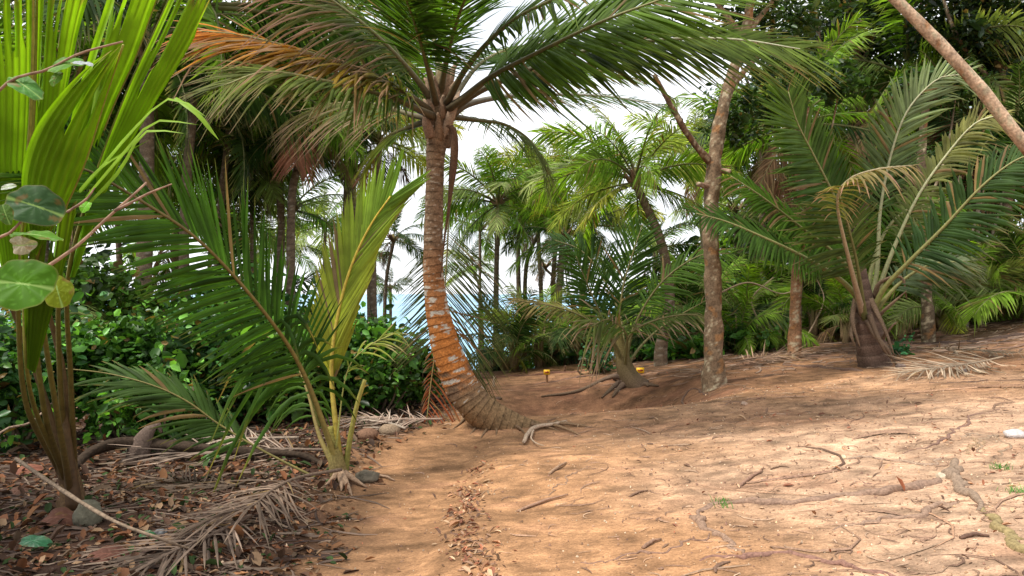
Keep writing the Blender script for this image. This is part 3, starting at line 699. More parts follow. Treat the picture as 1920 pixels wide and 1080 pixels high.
# ------------------------------------------------------------------ palms: crown pixel, depth, foot pixel
def zf(x, y): return float(gz(x, y))
def foot_at(px, d):
    x = d*(px-960)/F; return np.array((x, d, zf(x, d)))
T_ = [ # crown(px,py), d, footpx, label, r, size, n, csets, mids(px,py list), dead, bias
 ((1192, 345), 12.6, 1240, 'palm with a curved trunk and pale curling fronds in the middle distance', .085, .78, 24, ('green', 'pale', 'green', 'yellow'), [(1240, 650), (1256, 560), (1238, 450)], 0),
 ((934, 385), 17.5, 930, 'tall thin dark stemmed palm right of the leaning trunk, crown against white sky', .065, .85, 24, ('green', 'pale', 'green'), [(930, 560)], 0),
 ((886, 505), 25, 905, 'small distant palm in front of the sea, right of the leaning trunk', .06, .5, 14, ('green', 'yellow', 'dark'), [(903, 580)], 0),
 ((975, 395), 20.5, 985, 'distant palm with a reddish stem, second stem right of the leaning trunk', .07, .62, 14, ('pale', 'green'), [(972, 520)], 1),
 ((1012, 430), 19, 992, 'distant palm with a dull green crown, between the reddish stem and the curved trunk', .06, .5, 12, ('green', 'dark'), [(985, 520)], 1),
 ((1055, 445), 17, 1040, 'dark palm half hidden behind the frayed sapling', .08, .6, 14, ('dark', 'green'), None, 1),
 ((1022, 500), 24, 1068, 'slanting thin palm stem before the sea at the end of the clearing', .05, .35, 8, ('dark',), [(1045, 560)], 2),
 ((1425, 275), 16, 1428, 'pale crowned palm standing just behind the straight brown tree', .07, .85, 18, ('pale', 'green'), None, 2),
 ((1300, 300), 19, 1290, 'palm whose pale fronds show through the fork of the brown tree', .08, .8, 16, ('pale', 'green', 'pale'), None, 1),
 ((1378, 395), 21, 1375, 'low dim palm crown seen just right of the brown tree trunk', .08, .8, 12, ('green', 'pale'), None, 1),
 ((578, 235), 12.5, 545, 'brown stemmed palm with a dead reddish frond hanging over the big split frond', .075, .62, 16, ('dark', 'green'), [(546, 405), (556, 320)], 2),
 ((275, 110), 10.0, 262, 'thick rough palm trunk rising behind the bright green blades', .10, 1.15, 16, ('green', 'dark'), [(275, 320)], 0),
 ((430, 232), 13, 420, 'palm with a heavy dark crown behind the orange frond', .065, 1.2, 26, ('dark', 'green'), None, 0),
 ((515, 205), 15, 505, 'dark crowned palm filling the gap above the brown stemmed palm', .08, 1.0, 20, ('dark', 'green'), None, 0),
 ((712, 268), 14.5, 705, 'palm with yellowing fronds just left of the leaning palm crown', .07, .7, 16, ('green', 'yellow', 'green', 'dark'), None, 2),
 ((1005, 370), 22, 1012, 'pale far palm between the dark stemmed palm and the curved one', .07, .85, 20, ('pale', 'green', 'pale'), None, 0),
 ((360, 205), 14.5, 352, 'dark palm directly below the left end of the orange frond', .045, 1.0, 26, ('dark', 'green'), None, 0),
 ((475, 255), 16, 470, 'dark low crowned palm just left of the brown stemmed palm', .045, .9, 24, ('dark', 'green'), None, 0),
 ((655, 225), 15.5, 650, 'green palm between the brown stemmed palm and the leaning palm crown', .07, .75, 20, ('green', 'dark', 'pale'), None, 1),
 ((520, 470), 25, 520, 'little far palm low behind the left bushes, under the pale fronds', .07, .8, 16, ('dark', 'green', 'pale'), None, 0),
 ((610, 425), 24, 606, 'little far palm between the split frond and the yellow green frond', .06, .75, 16, ('green', 'pale'), None, 0),
 ((655, 520), 29, 655, 'far low palm right behind the yellow green frond', .07, .8, 14, ('dark', 'green'), None, 0),
 ((1110, 425), 17.5, 1105, 'bright green palm low under the curved palm', .08, .8, 18, ('green', 'yellow', 'pale'), None, 1),
 ((400, 405), 17, 398, 'palm with pale fronds seen through the big split frond', .05, .85, 18, ('pale', 'green', 'pale'), None, 0),
 ((548, 395), 18, 552, 'palm with pale fronds behind the tips of the big split frond', .05, .8, 18, ('pale', 'green', 'pale'), None, 0),
 ((1060, 330), 19, 1055, 'sunlit palm filling the gap between the far dark stems and the curved palm', .06, .8, 20, ('green', 'pale', 'yellow'), None, 0),
 ((900, 430), 22, 898, 'pale thin palm directly right of the leaning trunk', .05, .65, 16, ('pale', 'green'), None, 0),
 ((738, 450), 22, 722, 'dark palm with drooping crown seen just left of the leaning trunk', .06, .55, 13, ('dark', 'dead', 'dark'), [(722, 560)], 1),
 ((690, 480), 26, 690, 'far dark palm above the bushes, left of the drooping one', .07, .55, 10, ('dark',), None, 1),
 ((732, 540), 30, 735, 'lowest and farthest palm, a small tuft above the bushes left of the leaning trunk', .07, .45, 10, ('dark',), None, 0),
 ((470, 330), 16, 480, 'palm with long pale grey fronds behind the big split frond', .06, .8, 14, ('pale', 'green'), None, 2),
 ((215, 300), 15, 235, 'slim palm behind the left bushes, its stem against the bright sky', .06, 1.0, 12, ('green', 'dark'), None, 1),
 ((70, 210), 12, 85, 'palm almost covered by the bright green blades at the left edge', .08, 1.25, 16, ('dark', 'green'), None, 1),
 ((385, 20), 11, 350, 'tall palm at the top left whose crown closes the view above the orange frond', .07, 1.3, 20, ('dark', 'green'), None, 0),
 ((640, 60), 17, 660, 'tall palm behind the upper left fronds of the leaning palm', .12, 1.3, 18, ('green', 'dark'), None, 2),
 ((1705, 150), 15, 1700, 'tall slender palm with a light stem behind the big right hand palm', .10, 1.2, 16, ('green', 'pale'), [(1702, 330)], 2),
 ((1828, 235), 15, 1825, 'tall palm with dim stem at the right, under the slanting light trunk', .10, 1.15, 16, ('green', 'pale', 'dark'), None, 2),
 ((1600, 130), 17, 1610, 'palm high behind the big right hand palm, under the dark leafy canopy', .10, 1.2, 16, ('green', 'dark'), None, 2),
 ((1500, 235), 13.5, 1488, 'palm with a slim mottled stem standing left of the big right hand palm', .085, .9, 14, ('green', 'dark'), [(1490, 640), (1497, 520), (1505, 380)], 2),
 ((1905, 120), 17, 1890, 'palm at the top right corner behind the slanting light trunk', .11, 1.2, 16, ('dark', 'green'), None, 1),
 ((1790, 400), 17, 1790, 'dim palm in the shade above the right hand slope', .10, 1.1, 14, ('dark', 'green'), None, 1),
 ((1560, 420), 19, 1560, 'shaded palm behind the stem of the big right hand palm', .10, 1.1, 14, ('dark', 'green'), None, 1),
 ((330, 420), 19, 330, 'far palm behind the left bushes, low in the gap with bright sky', .10, 1.0, 12, ('dark', 'green'), None, 1),
 ((1895, 330), 13.5, 1890, 'dark palm at the right edge below the slanting light trunk', .10, 1.1, 14, ('dark',), None, 2),
 ((1230, 470), 21, 1225, 'dim palm low behind the curved trunk', .08, .8, 14, ('green', 'dark'), None, 2),
 ((1650, 300), 20, 1655, 'far shaded palm in the middle of the right hand thicket', .10, 1.25, 16, ('dark', 'green'), None, 2),
 ((1440, 460), 23, 1440, 'far shaded palm right of the brown tree', .10, 1.2, 14, ('dark', 'green'), None, 1),
]
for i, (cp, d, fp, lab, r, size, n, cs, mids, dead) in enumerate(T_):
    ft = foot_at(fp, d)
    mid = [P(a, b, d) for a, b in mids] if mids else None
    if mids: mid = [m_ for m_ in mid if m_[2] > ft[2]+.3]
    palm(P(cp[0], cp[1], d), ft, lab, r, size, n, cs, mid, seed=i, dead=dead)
# dead reddish frond hanging in front of the brown stemmed palm
stem2 = [o for o in bpy.data.objects if o.get('label', '').startswith('brown stemmed palm')][0]
frond(stem2, PP([(575, 225, 12.4), (572, 200, 12.3), (566, 230, 12.2), (560, 270, 12.15), (553, 310, 12.15)]), nv(.2, -1, .2), n=34, L=.55, w=.035, a0=50, a1=35, droop=.35,
      c0=(.38, .15, .09), c1=(.42, .20, .13), seed=77, start=.45, rib=(.02, .006), ribcol=(.3, .15, .1), m=M_DRY)['label'] = 'dead reddish frond hanging down'

# young palms in the undergrowth
C_ = [
 (1175, 716, 11.0, None, 0),
 (965, 700, 14.3, 'low palm clump with spread fronds behind the left yellow sign', .62, 12),
 (1010, 700, 14.6, 'low palm clump with dry hanging fronds left of the frayed sapling', .62, 11),
 (1055, 660, 17.5, 'tall young palm far back between the signs', 1.0, 13),
 (985, 660, 18.5, 'young palm at the seaward end, behind the spread clump', .8, 12),
 (1085, 690, 15.0, 'low palm clump right behind the frayed sapling', .7, 10),
 (1290, 640, 14.0, 'young palm whose fronds show left of the brown tree trunk', .8, 11),
 (1400, 640, 14.2, 'young palm right of the brown tree trunk', .75, 10),
 (1555, 620, 14.5, 'young palm between the mottled stem and the big right hand palm', .85, 11),
 (1385, 650, 13.4, 'low young palm with light fronds just right of the brown tree trunk', .55, 10),
 (1585, 640, 13.0, 'low young palm with light fronds touching the left of the stout palm', .55, 10),
 (1525, 620, 13.6, 'small young palm right of the slim mottled tree', .5, 9),
 (1765, 600, 13.2, 'light green young palm right of the slim grey brown tree', .7, 11),
 (1860, 590, 13.4, 'light green young palm on the slope near the right edge', .7, 11),
 (1320, 640, 15.5, 'light young palm showing between the frayed sapling and the brown tree', .8, 11),
 (1460, 600, 17, 'taller young palm in the shade behind the mottled stem', 1.0, 12),
 (1705, 600, 14.0, 'young palm behind the right side of the big right hand palm', .8, 11),
 (1800, 560, 14.0, 'young palm with pale arching fronds on the shaded slope', 1.0, 13),
 (1880, 540, 14.6, 'young palm in deep shade at the right edge', 1.0, 13),
 (1940, 560, 12.5, 'young palm cut by the right edge of the picture, low on the slope', .8, 11),
 (1640, 580, 17, 'taller young palm behind the crown of the big right hand palm', 1.1, 13),
 (1350, 600, 18, 'taller young palm behind the brown tree', 1.05, 12),
 (1230, 620, 17, 'young palm behind the foot of the curved trunk', .9, 11),
 (1740, 560, 18, 'taller young palm far back on the shaded slope', 1.2, 14),
 (320, 700, 10.5, 'young palm rising out of the left bushes below the big split frond', .85, 10),
 (205, 690, 11.5, 'young palm at the back of the left bushes near the bright blades', .95, 11),
 (450, 690, 12.0, 'young palm at the back of the left bushes behind the big split frond', .9, 11),
 (1130, 650, 19, 'young palm far behind the frayed sapling', .95, 11),
]
for i, c_ in enumerate(C_):
    if c_[3] is None: continue
    px, py, d, lab, s_, n_ = c_
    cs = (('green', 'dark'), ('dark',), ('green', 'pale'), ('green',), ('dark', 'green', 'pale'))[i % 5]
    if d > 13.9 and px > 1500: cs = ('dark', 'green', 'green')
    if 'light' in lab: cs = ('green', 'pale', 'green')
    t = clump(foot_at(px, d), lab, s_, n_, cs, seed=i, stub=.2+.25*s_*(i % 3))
    for k_ in range(2 + i % 2): add_frond(t, foot_at(px, d)+nv(0, 0, .25*s_+.2), RG.random()*6.28, 'low', 'dead' if k_ else 'yellow', s_*.6)

# ------------------------------------------------------------------ the frayed sapling in the middle, built frond by frond
f0 = P(1176, 720, 11.0)
sp_ = thing('young_coconut_palm', f0, 'frayed coconut sapling on washed out roots, one frond drooping like a fan', 'palm')
V, Q, C = tube(PP([(1200, 730, 11), (1182, 712, 11), (1172, 690, 11), (1166, 665, 11), (1160, 640, 11), (1160, 600, 11)]), [.20, .17, .13, .10, .07, .03], 20, 10, (.13, .085, .06), (.2, .17, .05)); put('stem_base', V, Q, C, M_WOOD, sp_, smooth=True)
rt = []
for pts in ([(1165, 705), (1140, 712), (1085, 736), (1015, 745)], [(1170, 712), (1155, 725), (1128, 750)], [(1185, 715), (1205, 722), (1235, 727)], [(1175, 715), (1160, 732), (1148, 748)], [(1190, 705), (1205, 716), (1215, 728)], [(1180, 690), (1200, 712), (1212, 720)]):
    q = [P(pts[0][0], pts[0][1], 10.95)]+[G(*a, .02) for a in pts[1:]]
    rt.append(tube(q, [.06, .04, .03, .012], 18, 6, (.16, .11, .08), (.12, .08, .05)))
for r_ in rt: put('root', *r_, M_WOOD, sp_)
def sf(pts, N, **kw):
    kw.setdefault('rib', (.03, .006)); kw.setdefault('ribcol', (.16, .14, .05)); kw.setdefault('seed', int(RG.integers(9999)))
    return frond(sp_, PP(pts), N, **kw)
sf([(1170, 690, 11), (1160, 620, 11), (1168, 540, 11), (1185, 480, 11), (1205, 420, 11.1)], nv(0, -1, .2), n=44, L=.72, w=.034, a0=55, a1=25, c0=DARK, c1=GREEN, start=.3, droop=.15)
sf([(1170, 690, 11), (1135, 610, 10.9), (1100, 530, 10.8), (1080, 480, 10.7)], nv(.3, -1, .2), n=40, L=.62, w=.034, a0=60, a1=25, c0=DARK, c1=GREEN, start=.35, droop=.2)
sf([(1172, 690, 11), (1190, 610, 10.9), (1240, 530, 10.8), (1310, 480, 10.7), (1370, 475, 10.6)], nv(-.3, -.8, .6), n=44, L=.62, w=.034, a0=58, a1=28, c0=GREEN, c1=MID, start=.35, droop=.4)
sf([(1168, 690, 11), (1150, 640, 10.8), (1100, 598, 10.6), (1040, 575, 10.4), (960, 562, 10.2)], nv(.1, -.6, .8), n=40, L=.38, w=.026, a0=50, a1=28, c0=OLIVE, c1=(.22, .16, .07), tip=BROWN, tipamt=.3, start=.4, droop=.35)
sf([(1170, 690, 11), (1180, 630, 10.7), (1230, 600, 10.5), (1300, 590, 10.4), (1340, 610, 10.3)], nv(-.1, -.6, .8), n=36, L=.34, w=.03, a0=50, a1=25, c0=GREEN, c1=(.14, .14, .05), tip=(.35, .25, .18), tipamt=.35, start=.35, droop=.5)
sf([(1172, 690, 10.95), (1175, 630, 10.5), (1150, 602, 10.3), (1132, 600, 10.2), (1110, 612, 10.1)], nv(0, -1, .1), n=18, L=.62, w=.042, a0=75, a1=40, c0=(.10, .17, .04), c1=(.14, .17, .05), tip=(.36, .24, .18), tipamt=.45, start=.5, droop=.8, jit=.16, sides=(.85, .75), pmin=.75)['label'] = 'drooping frond with frayed pinkish tips, spread like a fan'
sf([(1172, 690, 11), (1210, 640, 11.3), (1260, 600, 11.6), (1330, 560, 11.9)], nv(-.3, -.8, .5), n=36, L=.5, w=.03, a0=55, a1=28, c0=DARK, c1=GREEN, start=.35, droop=.4)
sf([(1170, 690, 11.1), (1165, 600, 11.4), (1130, 520, 11.6), (1090, 470, 11.8), (1040, 450, 12.0)], nv(0, -1, .2), n=40, L=.7, w=.034, a0=58, a1=28, c0=DARK, c1=(.05, .1, .03), start=.35, droop=.25)

# ------------------------------------------------------------------ the big right hand palm
DR = 10.0
f1 = G(1640, 697)
rp_ = thing('young_coconut_palm', f1, 'stout short stemmed coconut palm on the right slope with huge dark fronds', 'palm')
V, Q, C = tube(PP([(1655, 720, DR), (1643, 695, DR), (1636, 660, DR), (1628, 620, DR), (1622, 580, DR), (1618, 545, DR), (1616, 500, DR)]), [.25, .215, .195, .17, .135, .10, .05], 90, 24, (.17, .11, .08),
               rfn=lambda i, th: 1+.05*((i/8+.1*np.sin(th)) % 1)+.03*np.sin(5*th+i*.2))
k_ = np.repeat(np.arange(90), 24); C = C*(.6+.5*((k_/8) % 1))[:, None]; C[k_ > 50] *= .7
put('trunk', V, Q, C, M_PALMBARK, rp_, smooth=True)
for a_ in ([(1630, 590, DR-.2), (1650, 640, DR-.35), (1668, 668, DR-.3), (1688, 676, DR-.25)], [(1626, 600, DR-.2), (1640, 628, DR-.3), (1662, 652, DR-.35), (1684, 690, DR-.2)],
           [(1640, 600, DR), (1660, 580, DR-.2), (1700, 545, DR-.3)], [(1650, 640, DR-.1), (1672, 612, DR-.3), (1680, 604, DR-.3)], [(1605, 560, DR), (1598, 600, DR-.2), (1612, 650, DR-.25)],
           [(1632, 560, DR-.1), (1660, 620, DR-.3), (1676, 665, DR-.3)], [(1604, 600, DR), (1596, 625, DR-.2), (1603, 650, DR-.2)], [(1640, 560, DR), (1650, 530, DR-.1), (1690, 520, DR-.2), (1700, 560, DR-.2)]):
    V, Q, C = tube(PP(a_), [.045, .034, .024, .01], 14, 6, (.13, .085, .055), (.20, .14, .09), flat=.6); put('dead_leaf_base', V, Q, C, M_WOOD, rp_)
def rf(pts, N, **kw):
    kw.setdefault('rib', (.05, .007)); kw.setdefault('ribcol', (.17, .17, .05)); kw.setdefault('ribcol2', (.25, .24, .09)); kw.setdefault('seed', int(RG.integers(9999)))
    kw.setdefault('n', 84); kw.setdefault('w', .046); kw.setdefault('start', .3); kw.setdefault('c0', (.050, .105, .010)); kw.setdefault('c1', (.08, .16, .014))
    return frond(rp_, PP(pts), N, **kw)
rf([(1620, 600, DR), (1606, 520, DR), (1590, 430, DR-.1), (1560, 360, DR-.3), (1525, 290, DR-.5), (1495, 230, DR-.7), (1478, 172, DR-.8)], nv(.25, -.9, .3), n=100, L=1.0, w=.052, a0=72, a1=40, c0=(.045, .095, .018), c1=(.10, .17, .03), droop=.05, sides=(.62, 1.0), start=.38, pmin=.5, lift=.1)
rf([(1618, 600, DR), (1608, 560, DR-.1), (1570, 520, DR-.3), (1500, 478, DR-.6), (1420, 440, DR-.9), (1360, 415, DR-1.1), (1305, 400, DR-1.3)], nv(.15, -.7, .7), n=66, L=.6, a0=62, a1=38, droop=.25, start=.35, lift=.1, c1=(.045, .095, .018))
rf([(1620, 600, DR), (1612, 540, DR+.1), (1570, 480, DR), (1500, 425, DR-.2), (1430, 370, DR-.4), (1370, 330, DR-.5)], nv(.2, -.75, .6), n=60, L=.62, a0=62, a1=38, droop=.3, start=.35, tip=(.3, .22, .12), tipamt=.15)
rf([(1622, 600, DR-.1), (1608, 500, DR-.5), (1592, 430, DR-.8), (1576, 370, DR-1.0)], nv(0, -1, .1), n=34, L=1.0, a0=70, a1=48, c0=(.07, .10, .03), c1=(.09, .13, .03), droop=.12, sides=(.55, 1.0), start=.4, tip=(.33, .25, .14), tipamt=.1, ribcol=(.10, .10, .03), ribcol2=(.2, .2, .07))
rf([(1632, 600, DR), (1655, 545, DR-.2), (1705, 490, DR-.5), (1770, 425, DR-.8), (1840, 350, DR-1.1), (1905, 300, DR-1.3), (1960, 285, DR-1.4)], nv(-.3, -.75, .55), n=66, L=.72, a0=60, a1=35, c0=(.03, .065, .02), c1=(.06, .11, .03), droop=.35, tip=(.3, .24, .13), tipamt=.1)
rf([(1630, 590, DR+.1), (1645, 500, DR+.3), (1650, 400, DR+.5), (1668, 300, DR+.5), (1700, 210, DR+.4), (1755, 150, DR+.3), (1800, 140, DR+.2)], nv(-.1, -1, .2), n=66, L=.72, a0=52, a1=28, c0=(.08, .13, .04), c1=(.26, .31, .16), droop=.15, start=.4, ribcol2=(.4, .4, .25))['label'] = 'pale upright frond'
rf([(1632, 590, DR+.1), (1670, 480, DR+.3), (1720, 370, DR+.3), (1775, 290, DR+.2), (1830, 230, DR), (1885, 215, DR-.1)], nv(-.3, -.9, .3), n=60, L=.5, a0=55, a1=30, c0=(.08, .11, .03), c1=(.28, .27, .10), droop=.45, start=.35, ribcol2=(.5, .5, .3))
rf([(1618, 590, DR-.1), (1590, 480, DR-.8), (1570, 380, DR-1.3), (1590, 338, DR-1.6), (1640, 318, DR-1.8), (1710, 310, DR-1.9)], nv(0, -.5, .9), n=36, L=.36, w=.03, a0=70, a1=40, c0=(.20, .2, .06), c1=(.38, .30, .15), tip=(.42, .25, .18), tipamt=.3, droop=.55, start=.6, ribcol=(.3, .22, .15), ribcol2=(.42, .36, .2))['label'] = 'yellowing frond bent over at the tip'
rf([(1634, 600, DR), (1660, 560, DR-.1), (1700, 520, DR-.2), (1750, 495, DR-.3), (1810, 490, DR-.4)], nv(-.1, -.6, .8), n=46, L=.6, a0=58, a1=35, c0=(.07, .11, .05), c1=(.2, .24, .13), droop=.35, start=.35)
rf([(1625, 600, DR+.2), (1635, 500, DR+.5), (1670, 420, DR+.9), (1730, 380, DR+1.2), (1800, 380, DR+1.5)], nv(-.1, -.8, .6), n=56, L=.8, a0=58, a1=35, droop=.4, start=.3)
rf([(1618, 600, DR+.2), (1600, 500, DR+.5), (1560, 430, DR+.9), (1500, 390, DR+1.2)], nv(.1, -.8, .6), n=50, L=.8, a0=58, a1=35, droop=.4, start=.3)

# ------------------------------------------------------------------ broadleaf trees
def bark(V, C, se, lich=.35, moss=(.3, .14, .05)):
    C = np.array(C)
    for i, p in enumerate(V):
        v = Vector(p); a = mn.noise(v*Vector((9, 9, 6))+Vector((se, 0, 0))); b = mn.noise(v*Vector((24, 24, 18)))
        c = C[i]*(1+.5*a+.4*b)
        if b+.5*a > lich: c = np.array((.36, .30, .2))*(1+.4*a)
        elif a < -.36: c = c*.4+np.array(moss)*.6*(1+.4*b)
        C[i] = np.clip(c, .01, .9)
    return C
def limb(par, pts, r, n=40, k=10, col=(.19, .125, .07), name='branch', lich=.35, bump=.07):
    V, Q, C = tube(pts, r, n, k, col, rfn=lambda i, th: 1+bump*np.sin(2*th+i*.23)+bump*.7*np.sin(3*th-i*.37)+bump*.5*np.sin(i*.6+th))
    return put(name, V, Q, bark(V, C, len(pts)*3.1, lich), M_BARK, par, smooth=True)
g3 = G(1340, 728)
dT = g3[1]
bt = thing('broadleaf_tree', g3, 'straight brown tree with flaky lichened bark and a bent bare side branch', 'tree')
limb(bt, PP([(1341, 745, dT), (1340, 722, dT), (1338, 680, dT), (1338, 600, dT), (1336, 500, dT), (1331, 420, dT), (1336, 350, dT), (1341, 290, dT), (1352, 220, dT), (1370, 150, dT), (1395, 70, dT), (1410, -20, dT), (1415, -140, dT)]),
     [.18, .135, .115, .11, .108, .105, .10, .085, .078, .068, .06, .05, .04], 260, 24, (.19, .13, .08), 'trunk')
limb(bt, PP([(1334, 305, dT), (1310, 280, dT-.1), (1285, 245, dT-.2), (1262, 205, dT-.3), (1240, 165, dT-.35), (1226, 140, dT-.4)]), [.06, .045, .042, .038, .035, .028], 50, 10, (.15, .09, .055), 'branch')
limb(bt, PP([(1366, 165, dT), (1390, 140, dT+.2), (1430, 90, dT+.5), (1460, 20, dT+.8)]), [.05, .04, .03, .02], 40, 8)
limb(bt, PP([(1400, 60, dT), (1450, 0, dT+.3), (1500, -80, dT+.6)]), [.05, .03, .02], 30, 8)
limb(bt, PP([(1395, 70, dT), (1340, 0, dT+.3), (1290, -80, dT+.6)]), [.05, .03, .02], 30, 8)
for a_ in ([(1318, 352), (1308, 345)], [(1352, 318), (1370, 322)]):
    limb(bt, [P(1336, a_[0][1], dT), P(a_[1][0], a_[1][1], dT-.1)], [.05, .035], 8, 8, (.24, .15, .1), 'broken_stub')
pts = np.concatenate([blob_pts(P(a, b, dT+dd), (r_, r_, r_*.7), n_, i) for i, (a, b, dd, r_, n_) in enumerate(((1440, 60, .8, .9, 1500), (1480, -30, .6, 1.1, 1500), (1300, -60, .6, 1.0, 1200), (1400, -100, 0, 1.1, 1200), (1450, 180, 1.2, .7, 900), (1380, 230, 1.8, .6, 600)))])
put('foliage', *leafcloud(pts, .085, col=(.035, .075, .018), col2=(.09, .13, .03), seed=5), M_BROAD, bt)

def bigtree(foot, trunk, limbs, blobs, label, col, seed, leaf=.10, name='broadleaf_tree'):
    t = thing(name, foot, label, 'tree', None)
    limb(t, trunk[0], trunk[1], 80, 12, name='trunk')
    for p_, r_ in limbs: limb(t, p_, r_, 36, 8, (.13, .09, .06))
    pts = np.concatenate([blob_pts(c_, (r_, r_, r_*.75), n_, seed*10+i, clumps=16, spread=.45) for i, (c_, r_, n_) in enumerate(blobs)])
    put('foliage', *leafcloud(pts, leaf, col=col, col2=(col[0]*2.2, col[1]*1.8, col[2]*1.5), seed=seed), M_BROAD, t)
    return t
d = 15.5
bigtree(foot_at(1590, d), (PP([(1595, 700, d), (1600, 520, d), (1630, 330, d), (1645, 195, d), (1600, 80, d), (1590, -80, d)]), [.22, .15, .13, .11, .08, .05]),
        [(PP([(1645, 200, d), (1700, 130, d-.2), (1720, 70, d-.3), (1730, -20, d-.4)]), [.08, .06, .045, .03]), (PP([(1640, 240, d), (1570, 170, d-.2), (1540, 100, d-.3), (1530, 0, d-.3)]), [.08, .06, .05, .03]),
         (PP([(1650, 190, d), (1620, 120, d), (1640, 60, d), (1610, -20, d)]), [.07, .05, .04, .03]), (PP([(1600, 100, d), (1560, 60, d+.3), (1500, 30, d+.5)]), [.05, .04, .02])],
        [(P(1560, 40, d), 1.35, 2400), (P(1680, 20, d), 1.3, 2400), (P(1490, 110, d+.6), .9, 1300), (P(1600, 150, d+.8), 1.0, 1300), (P(1640, -80, d), 1.4, 2200)],
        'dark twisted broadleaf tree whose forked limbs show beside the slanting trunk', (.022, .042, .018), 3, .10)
d = 14
bigtree(foot_at(1960, d), (PP([(1960, 620, d), (1950, 400, d), (1900, 200, d), (1860, 60, d), (1850, -80, d)]), [.22, .16, .13, .10, .06]),
        [(PP([(1900, 200, d), (1840, 130, d), (1790, 60, d-.3), (1760, -30, d-.5)]), [.07, .05, .04, .02]), (PP([(1910, 240, d), (1930, 120, d-.3), (1960, 20, d-.5)]), [.07, .05, .03])],
        [(P(1830, 60, d), 1.25, 2600), (P(1900, 30, d-.5), 1.2, 2400), (P(1930, 150, d+.4), .9, 1000), (P(1760, -60, d), 1.3, 2200), (P(1880, -100, d), 1.4, 1800)],
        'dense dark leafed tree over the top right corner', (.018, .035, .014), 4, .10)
d = 19
bigtree(foot_at(1480, d), (PP([(1480, 640, d), (1450, 400, d), (1430, 200, d)]), [.2, .14, .1]), [(PP([(1430, 220, d), (1400, 150, d), (1380, 100, d)]), [.06, .04, .02])],
        [(P(1430, 200, d), 1.3, 2600), (P(1360, 260, d), 1.2, 1800), (P(1490, 160, d), 1.2, 1800), (P(1550, 300, d+1), 1.4, 2200)], 'small leafed tree filling the view high behind the brown tree', (.035, .07, .03), 5, .12)
d = 20
bigtree(foot_at(1800, d), (PP([(1800, 560, d), (1790, 400, d), (1780, 300, d)]), [.2, .14, .1]), [(PP([(1785, 330, d), (1830, 250, d), (1850, 200, d)]), [.06, .04, .02])],
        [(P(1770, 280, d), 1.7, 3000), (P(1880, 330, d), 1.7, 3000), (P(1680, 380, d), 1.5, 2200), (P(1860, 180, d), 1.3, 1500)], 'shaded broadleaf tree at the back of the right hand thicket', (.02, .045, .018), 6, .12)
d = 16
bigtree(foot_at(120, d), (PP([(120, 700, d), (140, 400, d), (130, 150, d)]), [.2, .14, .1]), [(PP([(135, 250, d), (220, 120, d), (260, 0, d)]), [.06, .04, .02])],
        [(P(120, 60, d), 1.7, 3000), (P(250, 60, d), 1.5, 2600), (P(60, 350, d), 1.6, 2000), (P(220, -60, d), 1.7, 2000), (P(480, 60, d+1), 1.4, 1800)], 'dark broadleaf tree behind the bright green blades at the top left', (.025, .05, .02), 7, .12)

# the slanting light trunk across the top right corner
g4 = foot_at(2500, 7.2)
lt = thing('leaning_tree', g4, 'slanting pale pinkish trunk crossing the top right corner', 'tree')
limb(lt, [g4-nv(0, 0, .1), P(2300, 720, 7.2), P(2090, 470, 7.2), P(1920, 270, 7.2), P(1840, 168, 7.2), P(1760, 80, 7.2), P(1680, 0, 7.2), P(1560, -120, 7.2), P(1480, -220, 7.3)],
     [.10, .085, .073, .068, .064, .06, .056, .05, .04], 260, 18, (.48, .34, .23), 'trunk', .34, .03)
pts = blob_pts(P(1470, -260, 7.3), (.9, .9, .5), 900, 99)
put('foliage', *leafcloud(pts, .09, col=GREEN, seed=9), M_BROAD, lt)
# slim stems on the right slope
for (fx_, fy, d, ps, r_, lab, cc_) in ((1490, 685, 11.5, [(1490, 640), (1492, 560), (1497, 480), (1506, 400), (1500, 330), (1510, 200)], .085, 'slim mottled orange brown tree left of the stout short stemmed palm', (.24, .13, .07)),
                                    (1742, 640, 12.0, [(1740, 600), (1737, 540), (1733, 470), (1735, 400), (1728, 300), (1735, 200)], .085, 'slim grey brown tree on the shaded slope right of the stout palm', (.13, .095, .06)),
                                    (1812, 640, 13.0, [(1805, 560), (1795, 500), (1790, 420), (1800, 330)], .04, 'thin pale sapling stem on the shaded slope', (.26, .21, .16)),
                                    (1838, 640, 13.2, [(1835, 560), (1840, 500), (1832, 420), (1840, 300)], .035, 'thinnest pale stem, rightmost on the shaded slope', (.24, .2, .15))):
    gg = foot_at(fx_, d)
    t = thing('slim_tree', gg, lab, 'tree')
    limb(t, [gg-nv(0, 0, .1)]+[P(a, b, d) for a, b in ps], [r_*1.35, r_, r_*.95, r_*.85, r_*.7], 120, 12, cc_, 'trunk')
    e = P(ps[-1][0], ps[-1][1], d)
    limb(t, [P(ps[-3][0], ps[-3][1], d), (P(ps[-3][0], ps[-3][1], d)+e)/2+nv(.35, 0, .1), e+nv(.6, .1, .3)], [.03, .02, .01], 20, 6, cc_)
    pts = np.concatenate([blob_pts(e+nv(.1, .2, .3), (.7, .7, .5), 700, 61), blob_pts(e+nv(.6, .1, .4), (.5, .5, .4), 400, 62)])
    put('foliage', *leafcloud(pts, .09, col=(.04, .08, .02), seed=9), M_BROAD, t)
